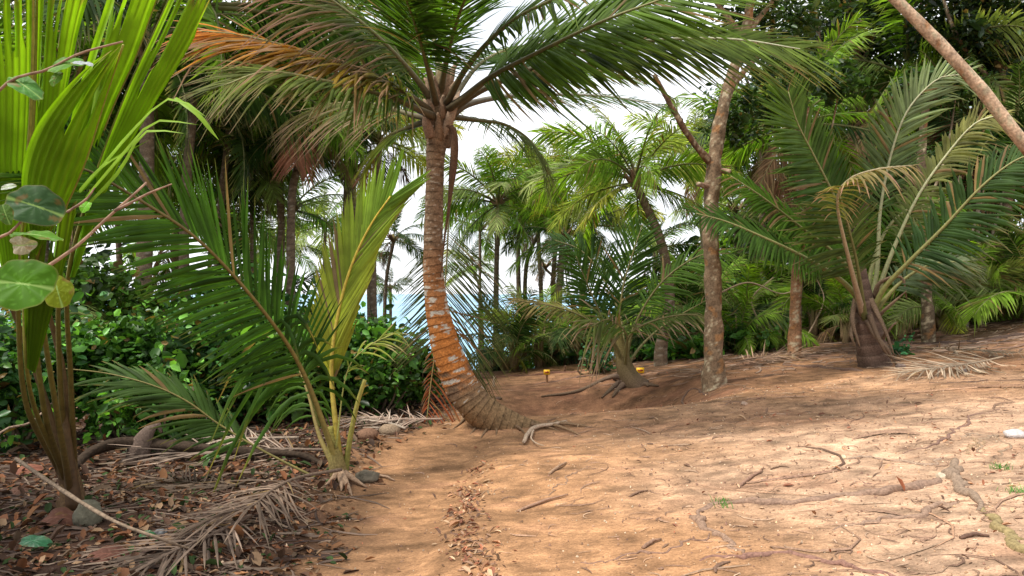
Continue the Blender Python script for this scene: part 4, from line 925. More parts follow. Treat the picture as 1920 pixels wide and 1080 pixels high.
# ------------------------------------------------------------------ shrubs
def shrub(center, rad, label, n, leaf=.085, col=(.045, .11, .02), col2=(.11, .20, .04), seed=0, stems=9, group='leafy shrubs of the undergrowth', mix=.25, asp=.62, up=.55, mat_=None, cj=.35):
    cx, cy = center[0], center[1]; z0 = zf(cx, cy)
    t = thing('shrub', (cx, cy, z0), label, 'shrub', group)
    rg = np.random.default_rng(seed+900)
    st = []; tips = []
    for i in range(stems):
        a = rg.random()*6.28; q = math.sqrt(rg.random())
        e = np.array((cx+rad[0]*q*math.cos(a)*.9, cy+rad[1]*q*math.sin(a)*.9, z0+rad[2]*(1.0+.8*rg.random())))
        b_ = np.array((cx+rad[0]*.35*math.cos(a)*q, cy+rad[1]*.35*math.sin(a)*q, z0-.05))
        m_ = (b_+e)/2+rg.normal(0, .1, 3)
        st.append(tube([b_, m_, e], [.022, .015, .006], 10, 4, (.15, .11, .07))); tips.append(e)
    put('stems', *join(st), M_WOOD, t)
    p = blob_pts((cx, cy, z0+rad[2]), rad, n, seed, clumps=int(14+n/160), spread=.36, hollow=.55)
    # some leaves follow shoots that stick out
    sh = []
    for i in range(int(n/22)):
        k = p[int(rg.integers(len(p)))]; dd = nrm(rg.normal(0, 1, 3)*np.array((1, 1, .5))+np.array((0, 0, .8)))
        for s_ in range(7): sh.append(k+dd*(.05*s_)+rg.normal(0, .015, 3))
    p = np.vstack([p, np.array(sh)]); p = p[p[:, 2] > z0+.03]
    put('foliage', *leafcloud(p, leaf, col=col, col2=col2, mix=mix, seed=seed, asp=asp, up=up, cj=cj), mat_ or M_BROAD, t)
    return t
SB = [ # px, d, half width px, top py, label, n
 (215, 7.4, 130, 590, 'leafy shrub just right of the bright blade stalks', 2600),
 (360, 8.0, 150, 575, 'leafy shrub behind the low grey green frond', 3200),
 (500, 8.3, 140, 600, 'leafy shrub behind the drooping leaflets of the split frond', 3000),
 (690, 8.9, 95, 600, 'leafy shrub between the upright yellow green frond and the leaning trunk', 3000),
 (600, 9.3, 120, 605, 'leafy shrub behind the upright yellow green frond', 2600),
 (180, 9.6, 170, 470, 'tall leafy shrub at the back left with bright sky above it', 3400),
 (400, 10.2, 190, 520, 'tall leafy shrub at the back behind the split frond', 3200),
 (30, 6.8, 110, 560, 'leafy shrub at the left edge behind the round leaves', 2200),
 (760, 9.7, 60, 640, 'small leafy shrub touching the dead red frond tip', 1300),
 (300, 6.9, 80, 690, 'low small leafed bush in the shade under the low frond', 1000),
 (560, 11.5, 150, 560, 'farthest leafy shrub of the left thicket', 2400),
]
for i, (px, d, hw_, top, lab, n_) in enumerate(SB):
    c_ = P(px, 0, d); zt = EYE+d*(HOR-top)/F; z0 = zf(c_[0], d); h = max(.25, (zt-z0)/2)
    shrub((c_[0], d), (hw_*d/F, .55, h), lab, int(n_*1.5), seed=i, leaf=.08 if d < 9 else .10, col=((.050, .13, .022), (.04, .11, .03), (.065, .13, .02))[i % 3], col2=(.11, .25, .04), cj=.55, up=.35)
SR = [
 (1090, 15.3, 45, 610, 'small round leafed bush left of the frayed sapling', 700, (.045, .12, .04)),
 (1120, 12.6, 28, 650, 'little bluish green bush at the foot of the frayed sapling', 450, (.045, .14, .06)),
 (1230, 13.6, 60, 640, 'low bush behind the right yellow sign', 700, (.05, .14, .03)),
 (1300, 13.2, 50, 640, 'low bright bush left of the brown tree foot', 700, (.07, .18, .03)),
 (1400, 13.6, 80, 610, 'low bush with dry twigs right of the brown tree foot', 1200, (.06, .14, .03)),
 (1440, 15.5, 100, 520, 'bright leafed shrub behind the slim mottled tree', 1800, (.09, .22, .03)),
 (1555, 15.0, 90, 560, 'leafy shrub between the slim mottled tree and the stout palm', 1600, (.06, .15, .03)),
 (1700, 14.5, 80, 540, 'leafy shrub right of the stout palm stem', 1300, (.06, .16, .035)),
 (1340, 16.0, 110, 500, 'tall shrub at the back behind the brown tree', 1800, (.04, .1, .03)),
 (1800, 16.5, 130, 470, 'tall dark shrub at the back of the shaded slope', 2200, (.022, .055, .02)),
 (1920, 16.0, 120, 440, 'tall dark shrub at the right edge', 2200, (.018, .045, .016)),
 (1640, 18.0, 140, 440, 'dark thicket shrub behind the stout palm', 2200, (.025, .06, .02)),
 (1200, 18.5, 120, 540, 'distant shrub behind the curved palm trunk', 1600, (.04, .10, .025)),
 (1060, 17.0, 90, 590, 'distant shrub at the far end of the clearing', 1300, (.04, .10, .025)),
 (940, 16.0, 50, 668, 'seaward bush right of the leaning trunk', 1000, (.04, .09, .025)),
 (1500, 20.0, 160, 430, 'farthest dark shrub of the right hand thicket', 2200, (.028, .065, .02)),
 (1690, 10.7, 18, 665, 'tiny green plant at the foot of the stout palm', 90, (.03, .12, .05)),
]
for i, (px, d, hw_, top, lab, n_, cc_) in enumerate(SR):
    c_ = P(px, 0, d); zt = EYE+d*(HOR-top)/F; z0 = zf(c_[0], d); h = max(.06, (zt-z0)/2)
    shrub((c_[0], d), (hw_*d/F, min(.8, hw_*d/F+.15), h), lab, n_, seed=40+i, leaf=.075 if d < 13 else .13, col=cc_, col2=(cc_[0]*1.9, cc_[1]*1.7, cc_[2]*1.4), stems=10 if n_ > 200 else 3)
# far wooded hillside behind the right hand trees: nobody could count it
rg = np.random.default_rng(5)
fp = []
for i in range(60):
    x = rg.uniform(4, 26); y = rg.uniform(20, 30)+.1*x; z0 = zf(x, y)
    h = rg.uniform(1.2, 3.0)+.10*x
    fp.append(blob_pts((x, y, z0+h), (1.8, 1.2, h), 420, 700+i, clumps=10))
for i in range(14):
    x = rg.uniform(-26, -9); y = rg.uniform(15, 22); z0 = zf(x, y)
    h = rg.uniform(1.5, 3.0); fp.append(blob_pts((x, y, z0+h), (1.8, 1.2, h), 420, 800+i, clumps=10))
fp = np.concatenate(fp)
tag(put('far_woodland', *leafcloud(fp, .26, col=(.028, .06, .022), col2=(.055, .10, .03), seed=12, asp=.4), M_BROAD, base=(14, 24, 0)), 'dim green mass of foliage far behind the right hand trees', 'woodland', kind='stuff')

# dry stems and lianas in the right hand undergrowth
for i, (pts, d, lab) in enumerate((([(1390, 690), (1420, 610), (1410, 560), (1450, 520)], 13.2, 'crooked dry stem right of the brown tree'), ([(1455, 695), (1470, 640), (1452, 600), (1485, 540)], 13.4, 'dry stem touching the slim mottled tree'),
        ([(1500, 650), (1530, 600), (1545, 560), (1530, 520)], 13.3, 'forked dry stem right of the slim mottled tree'), ([(1330, 560), (1400, 530), (1460, 550), (1490, 545)], 13.0, 'dry pinkish branch lying across the undergrowth'),
        ([(1300, 690), (1380, 640), (1440, 590), (1500, 575)], 13.8, 'long slanting dry stem behind the brown tree'), ([(1280, 560), (1300, 600), (1360, 640), (1370, 690)], 14.0, 'dry stem left of the brown tree foot'))):
    q = PP([(a, b, d) for a, b in pts]); g_ = foot_at(pts[0][0] if pts[0][1] > pts[-1][1] else pts[-1][0], d)
    if pts[0][1] > 640: q[0] = g_-nv(0, 0, .05)
    elif pts[-1][1] > 640: q[-1] = g_-nv(0, 0, .05)
    V, Q, C = tube(q, [.022, .016, .008], 26, 6, (.34, .25, .17))
    tag(put('dry_stem', V, Q, C, M_WOOD, base=g_), lab, 'dead stem', 'dry stems in the undergrowth')

# ------------------------------------------------------------------ sea grape shoots close to the camera on the left
def roundleaf(c, n_, up_, r, col, asp=1.0, seed=0, vein=(.22, .34, .10), notch=.1, bend=.15, ribs=True):
    """a broad leaf: centre c, normal n_, direction of its tip up_, radius r"""
    n_ = nrm(np.array(n_, float)); u = nrm(np.array(up_, float)-n_*np.dot(up_, n_)); s_ = np.cross(u, n_)
    NR_, NA = 14, 44
    V = []; C = []
    rg = np.random.default_rng(seed)
    ph = rg.random(3)*6.28
    for i in range(NR_+1):
        for j in range(NA):
            a = 2*math.pi*j/NA; q = i/NR_
            rad_ = r*(1+.05*math.sin(3*a+ph[0])+.03*math.sin(5*a+ph[1])+.02*math.sin(9*a+ph[2])); rad_ *= 1-notch*max(0, math.cos(a-math.pi))**6
            y = q*rad_*math.cos(a); x = q*rad_*math.sin(a)*asp
            z = -bend*(y*y+.5*x*x)/r+.22*abs(x)*(.6)+.05*r*math.sin(4*a+ph[2])*q*q+.03*r*math.sin(9*a)*q
            V.append(np.array(c)+u*y+s_*x+n_*z)
            mid = abs(x) < .022*r*(1.3-q*max(0, math.cos(a)))
            vn = abs(((y/r+abs(x)/r*.7)*3.2) % 1-.5) < .06 and ribs
            cc_ = np.array(vein) if mid else (np.array(col)*1.35+.01 if vn else np.array(col)*(1+.12*math.sin(5*y/r+ph[1])*math.cos(4*x/r)))
            sp_t = mn.noise(Vector((x/r*2.6+seed*3, y/r*2.6, seed)))
            if sp_t > .42: cc_ = cc_*.4+np.array((.16, .09, .03))*.6
            if q > .95: cc_ = cc_*.6+np.array((.2, .14, .05))*.4
            C.append(cc_)
    V = np.array(V); i = np.arange(NR_)[:, None]; j = np.arange(NA)[None, :]; j2 = (j+1) % NA
    Q = np.stack([i*NA+j, i*NA+j2, (i+1)*NA+j2, (i+1)*NA+j], -1).reshape(-1, 4)
    return V, Q, np.array(C)
def at(px, py, d): return P(px, py, d)
gs = foot_at(-190, 1.9)
sg = thing('sea_grape', gs, 'sea grape shrub reaching in at the left edge with big round leaves on bare twigs', 'shrub')
def twig(pts, r, name='twig', col=(.23, .15, .11), par=None, col2=None):
    V, Q, C = tube(pts, r, 40, 8, col, col2 or (.30, .19, .13), rfn=lambda i, th: 1+.10*np.sin(i*.9)*(np.sin(i*.31) > .6)+.04*np.sin(2*th+i)); return put(name, V, Q, C, M_BARK, par or sg, smooth=True)
twig([gs-nv(0, 0, .05), at(-150, 760, 1.9), at(-40, 590, 1.95), at(70, 512, 2.0), at(140, 465, 2.05), at(205, 405, 2.1), at(245, 370, 2.1), at(275, 342, 2.12)], [.016, .013, .010, .0085, .007, .006, .005, .003])
twig([at(215, 395, 2.1), at(245, 380, 2.1), at(280, 362, 2.1), at(322, 345, 2.1)], [.005, .004, .0035, .002])
twig([at(-60, 620, 1.9), at(-20, 470, 1.85), at(20, 435, 1.85), at(40, 415, 1.85)], [.010, .007, .005, .003])
twig([at(125, 398, 2.2), at(160, 375, 2.2), at(178, 352, 2.2)], [.004, .004, .002])
twig([at(-150, 760, 1.9), at(-90, 330, 1.8), at(0, 168, 1.8), at(90, 130, 1.8), at(150, 100, 1.8), at(230, 78, 1.8)], [.012, .008, .0045, .004, .0035, .0025], col=(.13, .10, .07))
LV = [ # px,py,d, normal, up, r px, colour, asp
 (66, 386, 1.85, (.25, -.9, .35), (-.9, 0, .25), 56, (.030, .075, .022), .72, 'dark glossy round leaf'),
 (66, 440, 1.80, (.1, -.35, .9), (1, 0, -.15), 52, (.07, .17, .015), .35, None),
 (40, 460, 1.95, (-.2, -.8, -.2), (1, 0, .1), 30, (.28, .25, .20), .6, 'pale dry leaf'),
 (42, 532, 1.70, (.1, -.9, .4), (-1, 0, .1), 62, (.045, .125, .003), .85, 'large bright green leaf'),
 (108, 545, 1.9, (.4, -.8, .3), (.3, 0, -1), 34, (.13, .17, .008), .75, None),
 (160, 388, 2.25, (0, -.9, .4), (.3, 0, 1), 13, (.09, .26, .01), .8, None),
 (125, 120, 1.8, (0, -.8, .7), (-.7, 0, -.5), 34, (.08, .22, .015), .6, None),
 (152, 118, 1.78, (.1, -.5, .9), (1, 0, -.3), 22, (.30, .34, .36), .55, None),  # white gloss put into the leaf colour
 (45, 160, 1.8, (.2, -.8, .6), (.8, 0, -.7), 44, (.06, .17, .03), .45, None),
 (15, 350, 1.7, (.2, -.9, .3), (1, 0, .4), 14, (.4, .45, .4), .4, None),
 (106, 146, 1.8, (.0, -.9, .4), (-.2, 0, -1), 18, (.09, .2, .02), .6, None),
 (10, 400, 1.75, (.3, -.9, .2), (.4, 0, -1), 22, (.06, .12, .02), .6, None),
]
for i, (px, py, d, n_, u_, rp__, cc_, asp, lab) in enumerate(LV):
    V, Q, C = roundleaf(at(px, py, d), n_, u_, rp__*d/F, cc_, asp, i); o = put('leaf', V, Q, C, M_SG, sg, smooth=True)
    if lab: o['label'] = lab
# unseen crown added to the sea grape, left of the picture, to shade the corner
twig([gs, gs+nv(-.8, .1, 1.2), nv(-4.0, 2.2, 2.6), nv(-4.3, 2.4, 3.4)], [.04, .035, .03, .02], 'trunk')
twig([nv(-3.6, 2.1, 2.2), nv(-4.6, 2.8, 2.9), nv(-5.2, 3.5, 3.6)], [.03, .025, .015], 'branch')
pts = np.concatenate([blob_pts((-4.25, 2.2, 3.2), (1.1, 1.0, .6), 900, 71), blob_pts((-5.3, 3.5, 3.6), (1.2, 1.1, .7), 1000, 72), blob_pts((-4.6, 1.2, 3.0), (1.0, .9, .5), 600, 73)])
put('foliage', *leafcloud(pts, .13, col=(.05, .13, .02), asp=.9, seed=71), M_SG, sg)
# little plants and big dead leaves at the bottom left corner
def gleaf(px, py, r, col, n_, u_, lab, cat, name, m, asp=.55, lift=.03, bend=.3):
    g_ = G(px, py, lift); V, Q, C = roundleaf(g_, n_, u_, r, col, asp, int(px), vein=tuple(np.array(col)*1.5), bend=bend)
    return tag(put(name, V, Q, C, m, base=g_, smooth=True), lab, cat)
gleaf(62, 1034, .105, (.025, .13, .05), (0, -.5, .85), (1, 0, -.2), 'fresh dark green oval leaf at the bottom left corner', 'leaf', 'green_leaf', M_BROAD, .40, .07)
gleaf(100, 985, .14, (.13, .055, .035), (-.1, -.45, .9), (.8, .2, -.3), 'big curled brown dead leaf behind the green oval leaf', 'dead leaf', 'dead_leaf', M_DRY, .62, .05, .5)
gleaf(200, 1050, .13, (.14, .058, .038), (.1, -.35, .9), (1, .1, 0), 'big brown dead leaf at the bottom edge, front of the corner', 'dead leaf', 'dead_leaf', M_DRY, .6, .03, .5)
gleaf(48, 885, .12, (.17, .065, .04), (-.1, -.5, .9), (1, .2, 0), 'salmon dead leaf beside the bright blade stalks', 'dead leaf', 'dead_leaf', M_DRY, .6, .03)
gleaf(275, 1010, .05, (.03, .15, .05), (.1, -.6, .8), (1, .1, 0), 'small green leaf lying among the bleached leaflets', 'leaf', 'green_leaf', M_BROAD, .5, .03)
gleaf(30, 930, .07, (.15, .075, .05), (.1, -.6, .8), (1, .5, 0), 'brown dead leaf at the left edge', 'dead leaf', 'dead_leaf', M_DRY, .6, .03, .5)
g_ = G(505, 800)
def sprig(px, py, s_, lab, n_=5):
    g_ = G(px, py); t = thing('seedling', g_, lab, 'seedling')
    put('stem', *tube([g_, g_+nv(0, 0, s_*.5), g_+nv(.02, 0, s_)], [.004, .003, .002], 6, 6, (.15, .2, .06)), M_STEM, t)
    for i in range(n_):
        a = i*2.4; c_ = g_+nv(math.cos(a)*s_*.6, math.sin(a)*s_*.6, s_*1.05)
        put('leaf', *roundleaf(c_, (math.cos(a)*.4, math.sin(a)*.4-.3, .9), (math.cos(a), math.sin(a), .1), s_*.55, (.06, .2, .025), .42, i), M_BROAD, t, smooth=True)
sprig(508, 800, .14, 'bright green seedling in the shade left of the split frond petiole')
sprig(395, 870, .08, 'small seedling in the litter under the low frond')
sprig(345, 720, .1, 'seedling at the edge of the left shrubs')
sprig(120, 760, .09, 'seedling beside the bright blade stalks')
# ------------------------------------------------------------------ roots that cross the path
RTS = [
 ([(1775, 905), (1700, 918), (1600, 932), (1450, 941), (1345, 945), (1305, 958), (1298, 972)], [.05, .05, .045, .04, .035, .03, .02], (.24, .155, .11), 'long flat root curving to the left across the pale soil'),
 ([(1298, 970), (1325, 992), (1352, 1010), (1372, 1028), (1395, 1045)], [.035, .035, .03, .02, .012], (.25, .16, .11), 'short root continuing towards the viewer from the bend of the long flat root'),
 ([(1320, 1055), (1400, 1046), (1480, 1042), (1560, 1052), (1640, 1074), (1720, 1082)], [.012, .022, .025, .025, .02, .02], (.22, .12, .09), 'root along the bottom edge of the picture'),
 ([(1838, 955), (1862, 975), (1885, 1000), (1915, 1030), (1960, 1075)], [.02, .035, .04, .045, .05], (.25, .19, .09), 'thick olive brown root at the lower right corner'),
 ([(1578, 858), (1640, 856), (1690, 862), (1740, 866), (1775, 858)], [.016, .018, .016, .02, .015], (.30, .21, .15), 'broken grey root end pointing left, in the middle of the right slope'),
 ([(1700, 848), (1740, 838), (1775, 822), (1800, 800), (1832, 778), (1870, 768)], [.008, .016, .02, .018, .015, .01], (.20, .12, .09), 'dark root climbing towards the right edge'),
 ([(1790, 862), (1788, 890), (1800, 915), (1830, 945), (1850, 965)], [.04, .06, .055, .04, .02], (.24, .17, .12), 'knotted root running down to the thick olive root'),
 ([(1570, 990), (1640, 975), (1720, 962), (1790, 940)], [.01, .022, .028, .03], (.26, .17, .12), 'half buried root below the long flat root'),
 ([(1090, 1062), (1170, 1050), (1250, 1035), (1310, 1015), (1330, 1003)], [.006, .01, .012, .012, .006], (.22, .13, .09), 'thin root near the bottom edge, right of the middle'),
 ([(1740, 722), (1800, 720), (1860, 714), (1930, 712)], [.01, .014, .014, .01], (.13, .08, .06), 'thin dark root at the top of the right slope'),
 ([(1470, 683), (1520, 686), (1570, 693), (1612, 698)], [.03, .035, .03, .03], (.18, .11, .08), 'dead branch lying against the left of the stout palm foot'),
 ([(1690, 642), (1760, 645), (1840, 640), (1930, 628)], [.03, .04, .045, .05], (.10, .065, .05), 'dark fallen log on the shaded slope'),
 ([(1800, 820), (1830, 815), (1860, 818), (1895, 818), (1930, 822)], [.01, .012, .012, .01, .01], (.28, .2, .14), 'root leading to the white stone'),
 ([(1835, 845), (1845, 825), (1865, 818), (1885, 832), (1880, 850), (1855, 853)], [.012, .016, .016, .014, .012, .008], (.26, .18, .12), 'looped root like a ring on the right slope'),
 ([(1815, 850), (1822, 832), (1835, 825), (1840, 842)], [.01, .014, .012, .01], (.30, .2, .12), 'small hooked root beside the ring shaped root'),
 ([(1350, 760), (1400, 752), (1440, 748)], [.006, .01, .006], (.18, .11, .08), 'thin root near the brown tree'),
 ([(1020, 930), (1060, 905), (1075, 893), (1100, 880)], [.006, .01, .01, .006], (.27, .17, .11), 'thin stick like root left of the pale trodden soil'),
 ([(1640, 935), (1630, 915), (1615, 900)], [.004, .006, .003], (.2, .12, .09), 'short dark rootlet crossing above the long flat root'),
 ([(1150, 690), (1060, 700), (960, 706), (880, 708)], [.03, .03, .03, .02], (.16, .08, .055), 'reddish fallen stem at the far edge of the clearing'),
 ([(1130, 700), (1060, 712), (1000, 720)], [.02, .02, .012], (.2, .12, .09), 'short fallen stem in front of the reddish one'),
 ([(1330, 742), (1290, 738), (1240, 765)], [.03, .02, .008], (.14, .085, .06), 'root running from the brown tree down into the gully'),
 ([(1345, 730), (1380, 726), (1430, 735)], [.03, .018, .006], (.18, .11, .07), 'root running right from the brown tree foot'),
]
for pts, r_, cc_, lab in RTS:
    cc2 = spline([G(a, b) for a, b in pts], 70)
    rg = np.random.default_rng(len(lab)); nm0 = not('log' in lab or 'stem' in lab or 'branch' in lab)
    ph = rg.random(4)*6
    q = []
    for i, p in enumerate(cc2):
        x = p[0]+.018*math.sin(i*.33+ph[0])+.01*math.sin(i*.8+ph[1]); y = p[1]+.03*math.sin(i*.25+ph[2])+.012*math.sin(i*.9+ph[3])
        r_z = .62 if nm0 else 1.0; rr_ = r_z*np.interp(i/69, np.linspace(0, 1, len(r_)), r_)
        q.append((x, y, hz(x, y)+rr_*(-.15+.35*math.sin(i*.2+ph[1]))))
    V, Q, C = tube(q, [v_*(.7 if nm0 else 1) for v_ in r_], k=10, col=cc_, raw=True, rfn=lambda i, th: 1+.14*np.sin(2*th+i*.35)+.12*np.sin(i*.47+ph[0])+.08*np.sin(3*th-i*.8))
    nm = 'fallen_log' if 'log' in lab or 'stem' in lab or 'branch' in lab else 'tree_root'
    tag(put(nm, V, Q, C, M_WOOD, base=q[0], smooth=True), lab, 'log' if nm == 'fallen_log' else 'root')
# driftwood branch before the leaning trunk
g_ = G(985, 828)
dw = thing('driftwood', g_, 'small grey forked branch lying before the foot of the leaning palm', 'branch')
for nm, pts, r_ in (('stick', [(982, 832), (992, 815), (1010, 805), (1035, 802), (1062, 794)], [.018, .022, .024, .018, .008]), ('side_twig', [(1000, 812), (996, 825), (1006, 836), (1020, 842)], [.014, .01, .008, .004]), ('side_twig', [(990, 818), (983, 826), (980, 832)], [.012, .01, .004])):
    put(nm, *tube([G(a, b, .035) for a, b in pts], r_, 30, 8, (.42, .31, .22), rfn=lambda i, th: 1+.15*np.sin(i*.7+th)), M_WOOD, dw, smooth=True)
# scattered sticks that stand out
for px0, py0, px1, py1, r_, cc_, lab in ((1030, 893, 1062, 872, .012, (.3, .19, .12), 'short stick in the middle of the clearing'), (700, 893, 740, 905, .010, (.33, .22, .15), 'short pale stick at the edge of the path'),
        (1385, 912, 1430, 885, .012, (.27, .16, .11), 'slanting stick on the right slope'), (970, 955, 1065, 930, .010, (.3, .18, .12), 'long thin stick near the small round hole'), (1800, 1012, 1855, 1010, .010, (.12, .07, .05), 'dark straight stick in front of the thick olive root'),
        (1205, 1035, 1240, 1020, .010, (.25, .15, .1), 'short bent stick near the bottom edge'), (1445, 882, 1480, 878, .006, (.13, .08, .05), 'tiny dark stick on the right slope'), (630, 845, 700, 833, .012, (.3, .2, .14), 'stick beside the coconut husk'),
        (1180, 935, 1215, 925, .008, (.2, .12, .08), 'dark twig on the pale trodden soil')):
    a, b = G(px0, py0, r_*.6), G(px1, py1, r_*.8)
    tag(put('stick', *tube([a, (a+b)/2+nv(.01, .02, .008), b], [r_, r_*1.1, r_*.5], 14, 6, cc_, rfn=lambda i, th: 1+.15*np.sin(i*1.3+th)), M_WOOD, base=a, smooth=True), lab, 'stick', 'loose sticks on the soil')

# ------------------------------------------------------------------ stones and husks
def stone(px, py, r, sc, col, lab, cat='stone', name='stone', seed=0, amp=.22, m=None):
    g_ = G(px, py); bm_v = []; n1_, n2_ = 14, 20
    for i in range(n1_+1):
        ph = math.pi*i/n1_
        for j in range(n2_):
            a = 2*math.pi*j/n2_; v = Vector((math.sin(ph)*math.cos(a), math.sin(ph)*math.sin(a), math.cos(ph)))
            k = 1+amp*mn.noise(v*1.3+Vector((seed, 0, 0)))*1.6+amp*.4*mn.noise(v*3.7+Vector((seed, 3, 0)))
            bm_v.append((v.x*k*r*sc[0], v.y*k*r*sc[1], v.z*k*r*sc[2]+r*sc[2]*.55))
    V = np.array(bm_v)+g_
    i = np.arange(n1_)[:, None]; j = np.arange(n2_)[None, :]; j2 = (j+1) % n2_
    Q = np.stack([i*n2_+j, (i+1)*n2_+j, (i+1)*n2_+j2, i*n2_+j2], -1).reshape(-1, 4)
    C = np.array(col)[None]*(1+.25*np.array([mn.noise(Vector(v)*14) for v in V]))[:, None]
    return tag(put(name, V, Q, C, m or M_STONE, base=g_, smooth=True), lab, cat)
stone(686, 903, .075, (1.4, 1, .75), (.12, .10, .07), 'grey mossy stone touching the foot of the young palm at the path edge', seed=1)
stone(165, 985, .10, (.85, .8, 1.1), (.12, .11, .075), 'rounded grey stone below the bright blade stalks', seed=2)
stone(1903, 821, .055, (1.5, 1, .75), (.50, .46, .44), 'smooth white stone at the right edge', seed=3, amp=.12)
stone(1395, 760, .03, (1.2, 1, .8), (.4, .28, .2), 'small stone below the brown tree', seed=4)
stone(300, 1003, .03, (1.3, 1, .6), (.13, .13, .13), 'small bluish grey stone among the bleached leaflets', seed=5)
stone(1765, 895, .03, (1, 1, .8), (.55, .45, .33), 'pale pebble on the knotted root', seed=6)
stone(1808, 698, .03, (1.2, 1, .8), (.25, .2, .17), 'dull stone beside the dry fronds near the stout palm', seed=7)
stone(1581, 858, .02, (1, 1, .9), (.6, .5, .33), 'pale pebble at the broken root end', seed=8)
stone(1688, 688, .05, (1.3, 1, .7), (.22, .16, .13), 'brown stone right of the stout palm foot', seed=9)
stone(935, 748, .04, (1.3, 1, .6), (.16, .10, .07), 'dark stone on the far path', seed=10)
for px, py, lab, s_ in ((690, 826, 'brown coconut husk lying at the path edge', 11), (730, 815, 'pale coconut husk behind the brown one', 12), (1120, 640, None, 0)):
    if lab: stone(px, py, .085, (1.35, .9, .85), (.17, .095, .06) if s_ == 11 else (.25, .18, .12), lab, 'coconut', 'coconut_husk', s_, .08, M_WOOD)
# dead leaf sheath standing up behind the dark log (left)
g_ = G(258, 862)
t = thing('leaf_sheath', g_, 'upright grey brown dead leaf sheath behind the low log', 'dead leaf')
V, Q, C = tube([g_-nv(.02, 0, .05), g_+nv(.02, 0, .12), g_+nv(.10, 0, .27), g_+nv(.17, .02, .33), g_+nv(.2, .03, .25)], [.10, .11, .08, .04, .01], 20, 10, (.10, .07, .055), (.16, .115, .09), flat=.3, rfn=lambda i, th: 1+.12*np.sin(7*th)); put('blade', V, Q, C, M_WOOD, t, smooth=True)
# the low dark log on the left
lg = spline([G(128, 900, .04), G(170, 875, .13), G(230, 862, .16), G(330, 860, .13), G(450, 862, .09), G(560, 866, .05), G(610, 880, .02)], 60)
V, Q, C = tube(lg, [.02, .045, .05, .045, .04, .03, .02], k=10, col=(.045, .03, .02), raw=True, rfn=lambda i, th: 1+.1*np.sin(3*th+i*.3)+.08*np.sin(i*.5))
tag(put('fallen_log', V, Q, C, M_BARK, base=lg[0], smooth=True), 'low dark curved log lying between the two young palms on the left', 'log')
# thin sticks of the left corner
for pts, r_, cc_, lab in (([(25, 895, .6), (100, 950, .42), (190, 1010, .22), (290, 1060, .03)], [.010, .011, .010, .006], (.16, .12, .08), None),
                          ([(30, 860, .35), (110, 915, .28), (210, 975, .18), (300, 1010, .08), (370, 1045, .02)], [.012, .013, .012, .01, .006], (.22, .16, .11), 'long bare stick slanting down across the left litter'),
                          ([(0, 812, .5), (60, 790, .55), (120, 735, .7), (160, 720, .75)], [.009, .009, .007, .005], (.30, .21, .15), 'bare twig leaning on the bright blade stalks')):
    if lab is None: continue
    q = []
    for a, b, l_ in pts: g_ = G(a, min(1075, b+90), 0); q.append(P(a, b, g_[1]))
    q[-1] = G(pts[-1][0], pts[-1][1], .02) if pts[-1][2] < .1 else q[-1]
    if pts[0][2] > .45: q = [G(-60, 905)]+q
    tag(put('long_stick', *tube(q, r_, 40, 8, cc_, rfn=lambda i, th: 1+.1*np.sin(i*.8)), M_BARK, base=q[0], smooth=True), lab, 'stick')
# ------------------------------------------------------------------ fallen dry fronds
def dryfrond(name, pts, lab, n, L_, w_=.02, a0=50, a1=20, col=DRY, seed=0, lift=.05, sides=(1, 1), start=.15, droop=.12, rib=.014):
    q = [G(a, b, lift) for a, b in pts]
    t = thing(name, q[0]-nv(0, 0, lift), lab, 'dead frond', 'dead palm fronds on the ground')
    V, Q, C = leaflets(q, (0.05, -.2, 1), n=n, L=L_, w=w_, a0=a0, a1=a1, droop=droop, lift=.08, jit=.16, cj=.3, seed=seed, c0=col, c1=np.array(col)*.8, sides=sides, start=start, fold=.3, tj=.5, segs=5)
    z = gz(V[:, 0], V[:, 1])+.012; V[:, 2] = np.where(V[:, 2] < z+.02, z+.004+.02*np.random.default_rng(seed).random(len(V)), V[:, 2])
    put('leaflets', V, Q, C, M_DRY, t)
    put('midrib', *tube(q, [rib, rib*.8, rib*.3], 40, 6, np.array(col)*.8), M_WOOD, t, smooth=True)
    return t
dryfrond('dead_frond', [(640, 912), (560, 930), (510, 955), (475, 985), (430, 1000), (380, 1020)], 'bleached dead frond with long drooping leaflets at the bottom left, beside the path', 34, .50, .018, 52, 8, (.20, .14, .10), 1, .13, start=.35, droop=.18)
dryfrond('dead_frond', [(470, 985), (400, 1020), (340, 1050), (280, 1080)], 'grey dead frond lying under the bleached one at the bottom edge', 26, .5, .02, 60, 10, (.19, .135, .10), 2, .06)
dryfrond('dead_frond', [(610, 862), (500, 858), (400, 860), (300, 858), (240, 852)], 'dead frond with combed grey leaflets under the low dark log', 40, .55, .018, 48, 20, (.23, .17, .13), 3, .08)
dryfrond('dead_frond', [(560, 850), (430, 845), (350, 830), (290, 825)], 'dead frond arched behind the low dark log', 30, .38, .015, 60, 30, (.33, .26, .2), 4, .14)
dryfrond('dead_frond', [(830, 800), (760, 800), (700, 795), (640, 800)], 'dry frond at the foot of the left shrubs before the dead red frond tip', 34, .42, .015, 60, 30, (.36, .26, .2), 5, .08)
dryfrond('dead_frond', [(760, 815), (720, 800), (680, 790)], 'small dry frond behind the coconut husks', 20, .35, .015, 60, 30, (.42, .34, .27), 6, .06)
dryfrond('dead_frond', [(1880, 680), (1830, 690), (1760, 705), (1690, 715)], 'heap of pale dry leaflets on the slope right of the stout palm', 44, .55, .02, 60, 30, (.42, .32, .22), 7, .08)
dryfrond('dead_frond', [(1720, 660), (1780, 665), (1860, 668), (1910, 672)], 'second pale dry frond behind the heap right of the stout palm', 34, .45, .018, 60, 30, (.36, .27, .18), 8, .07)
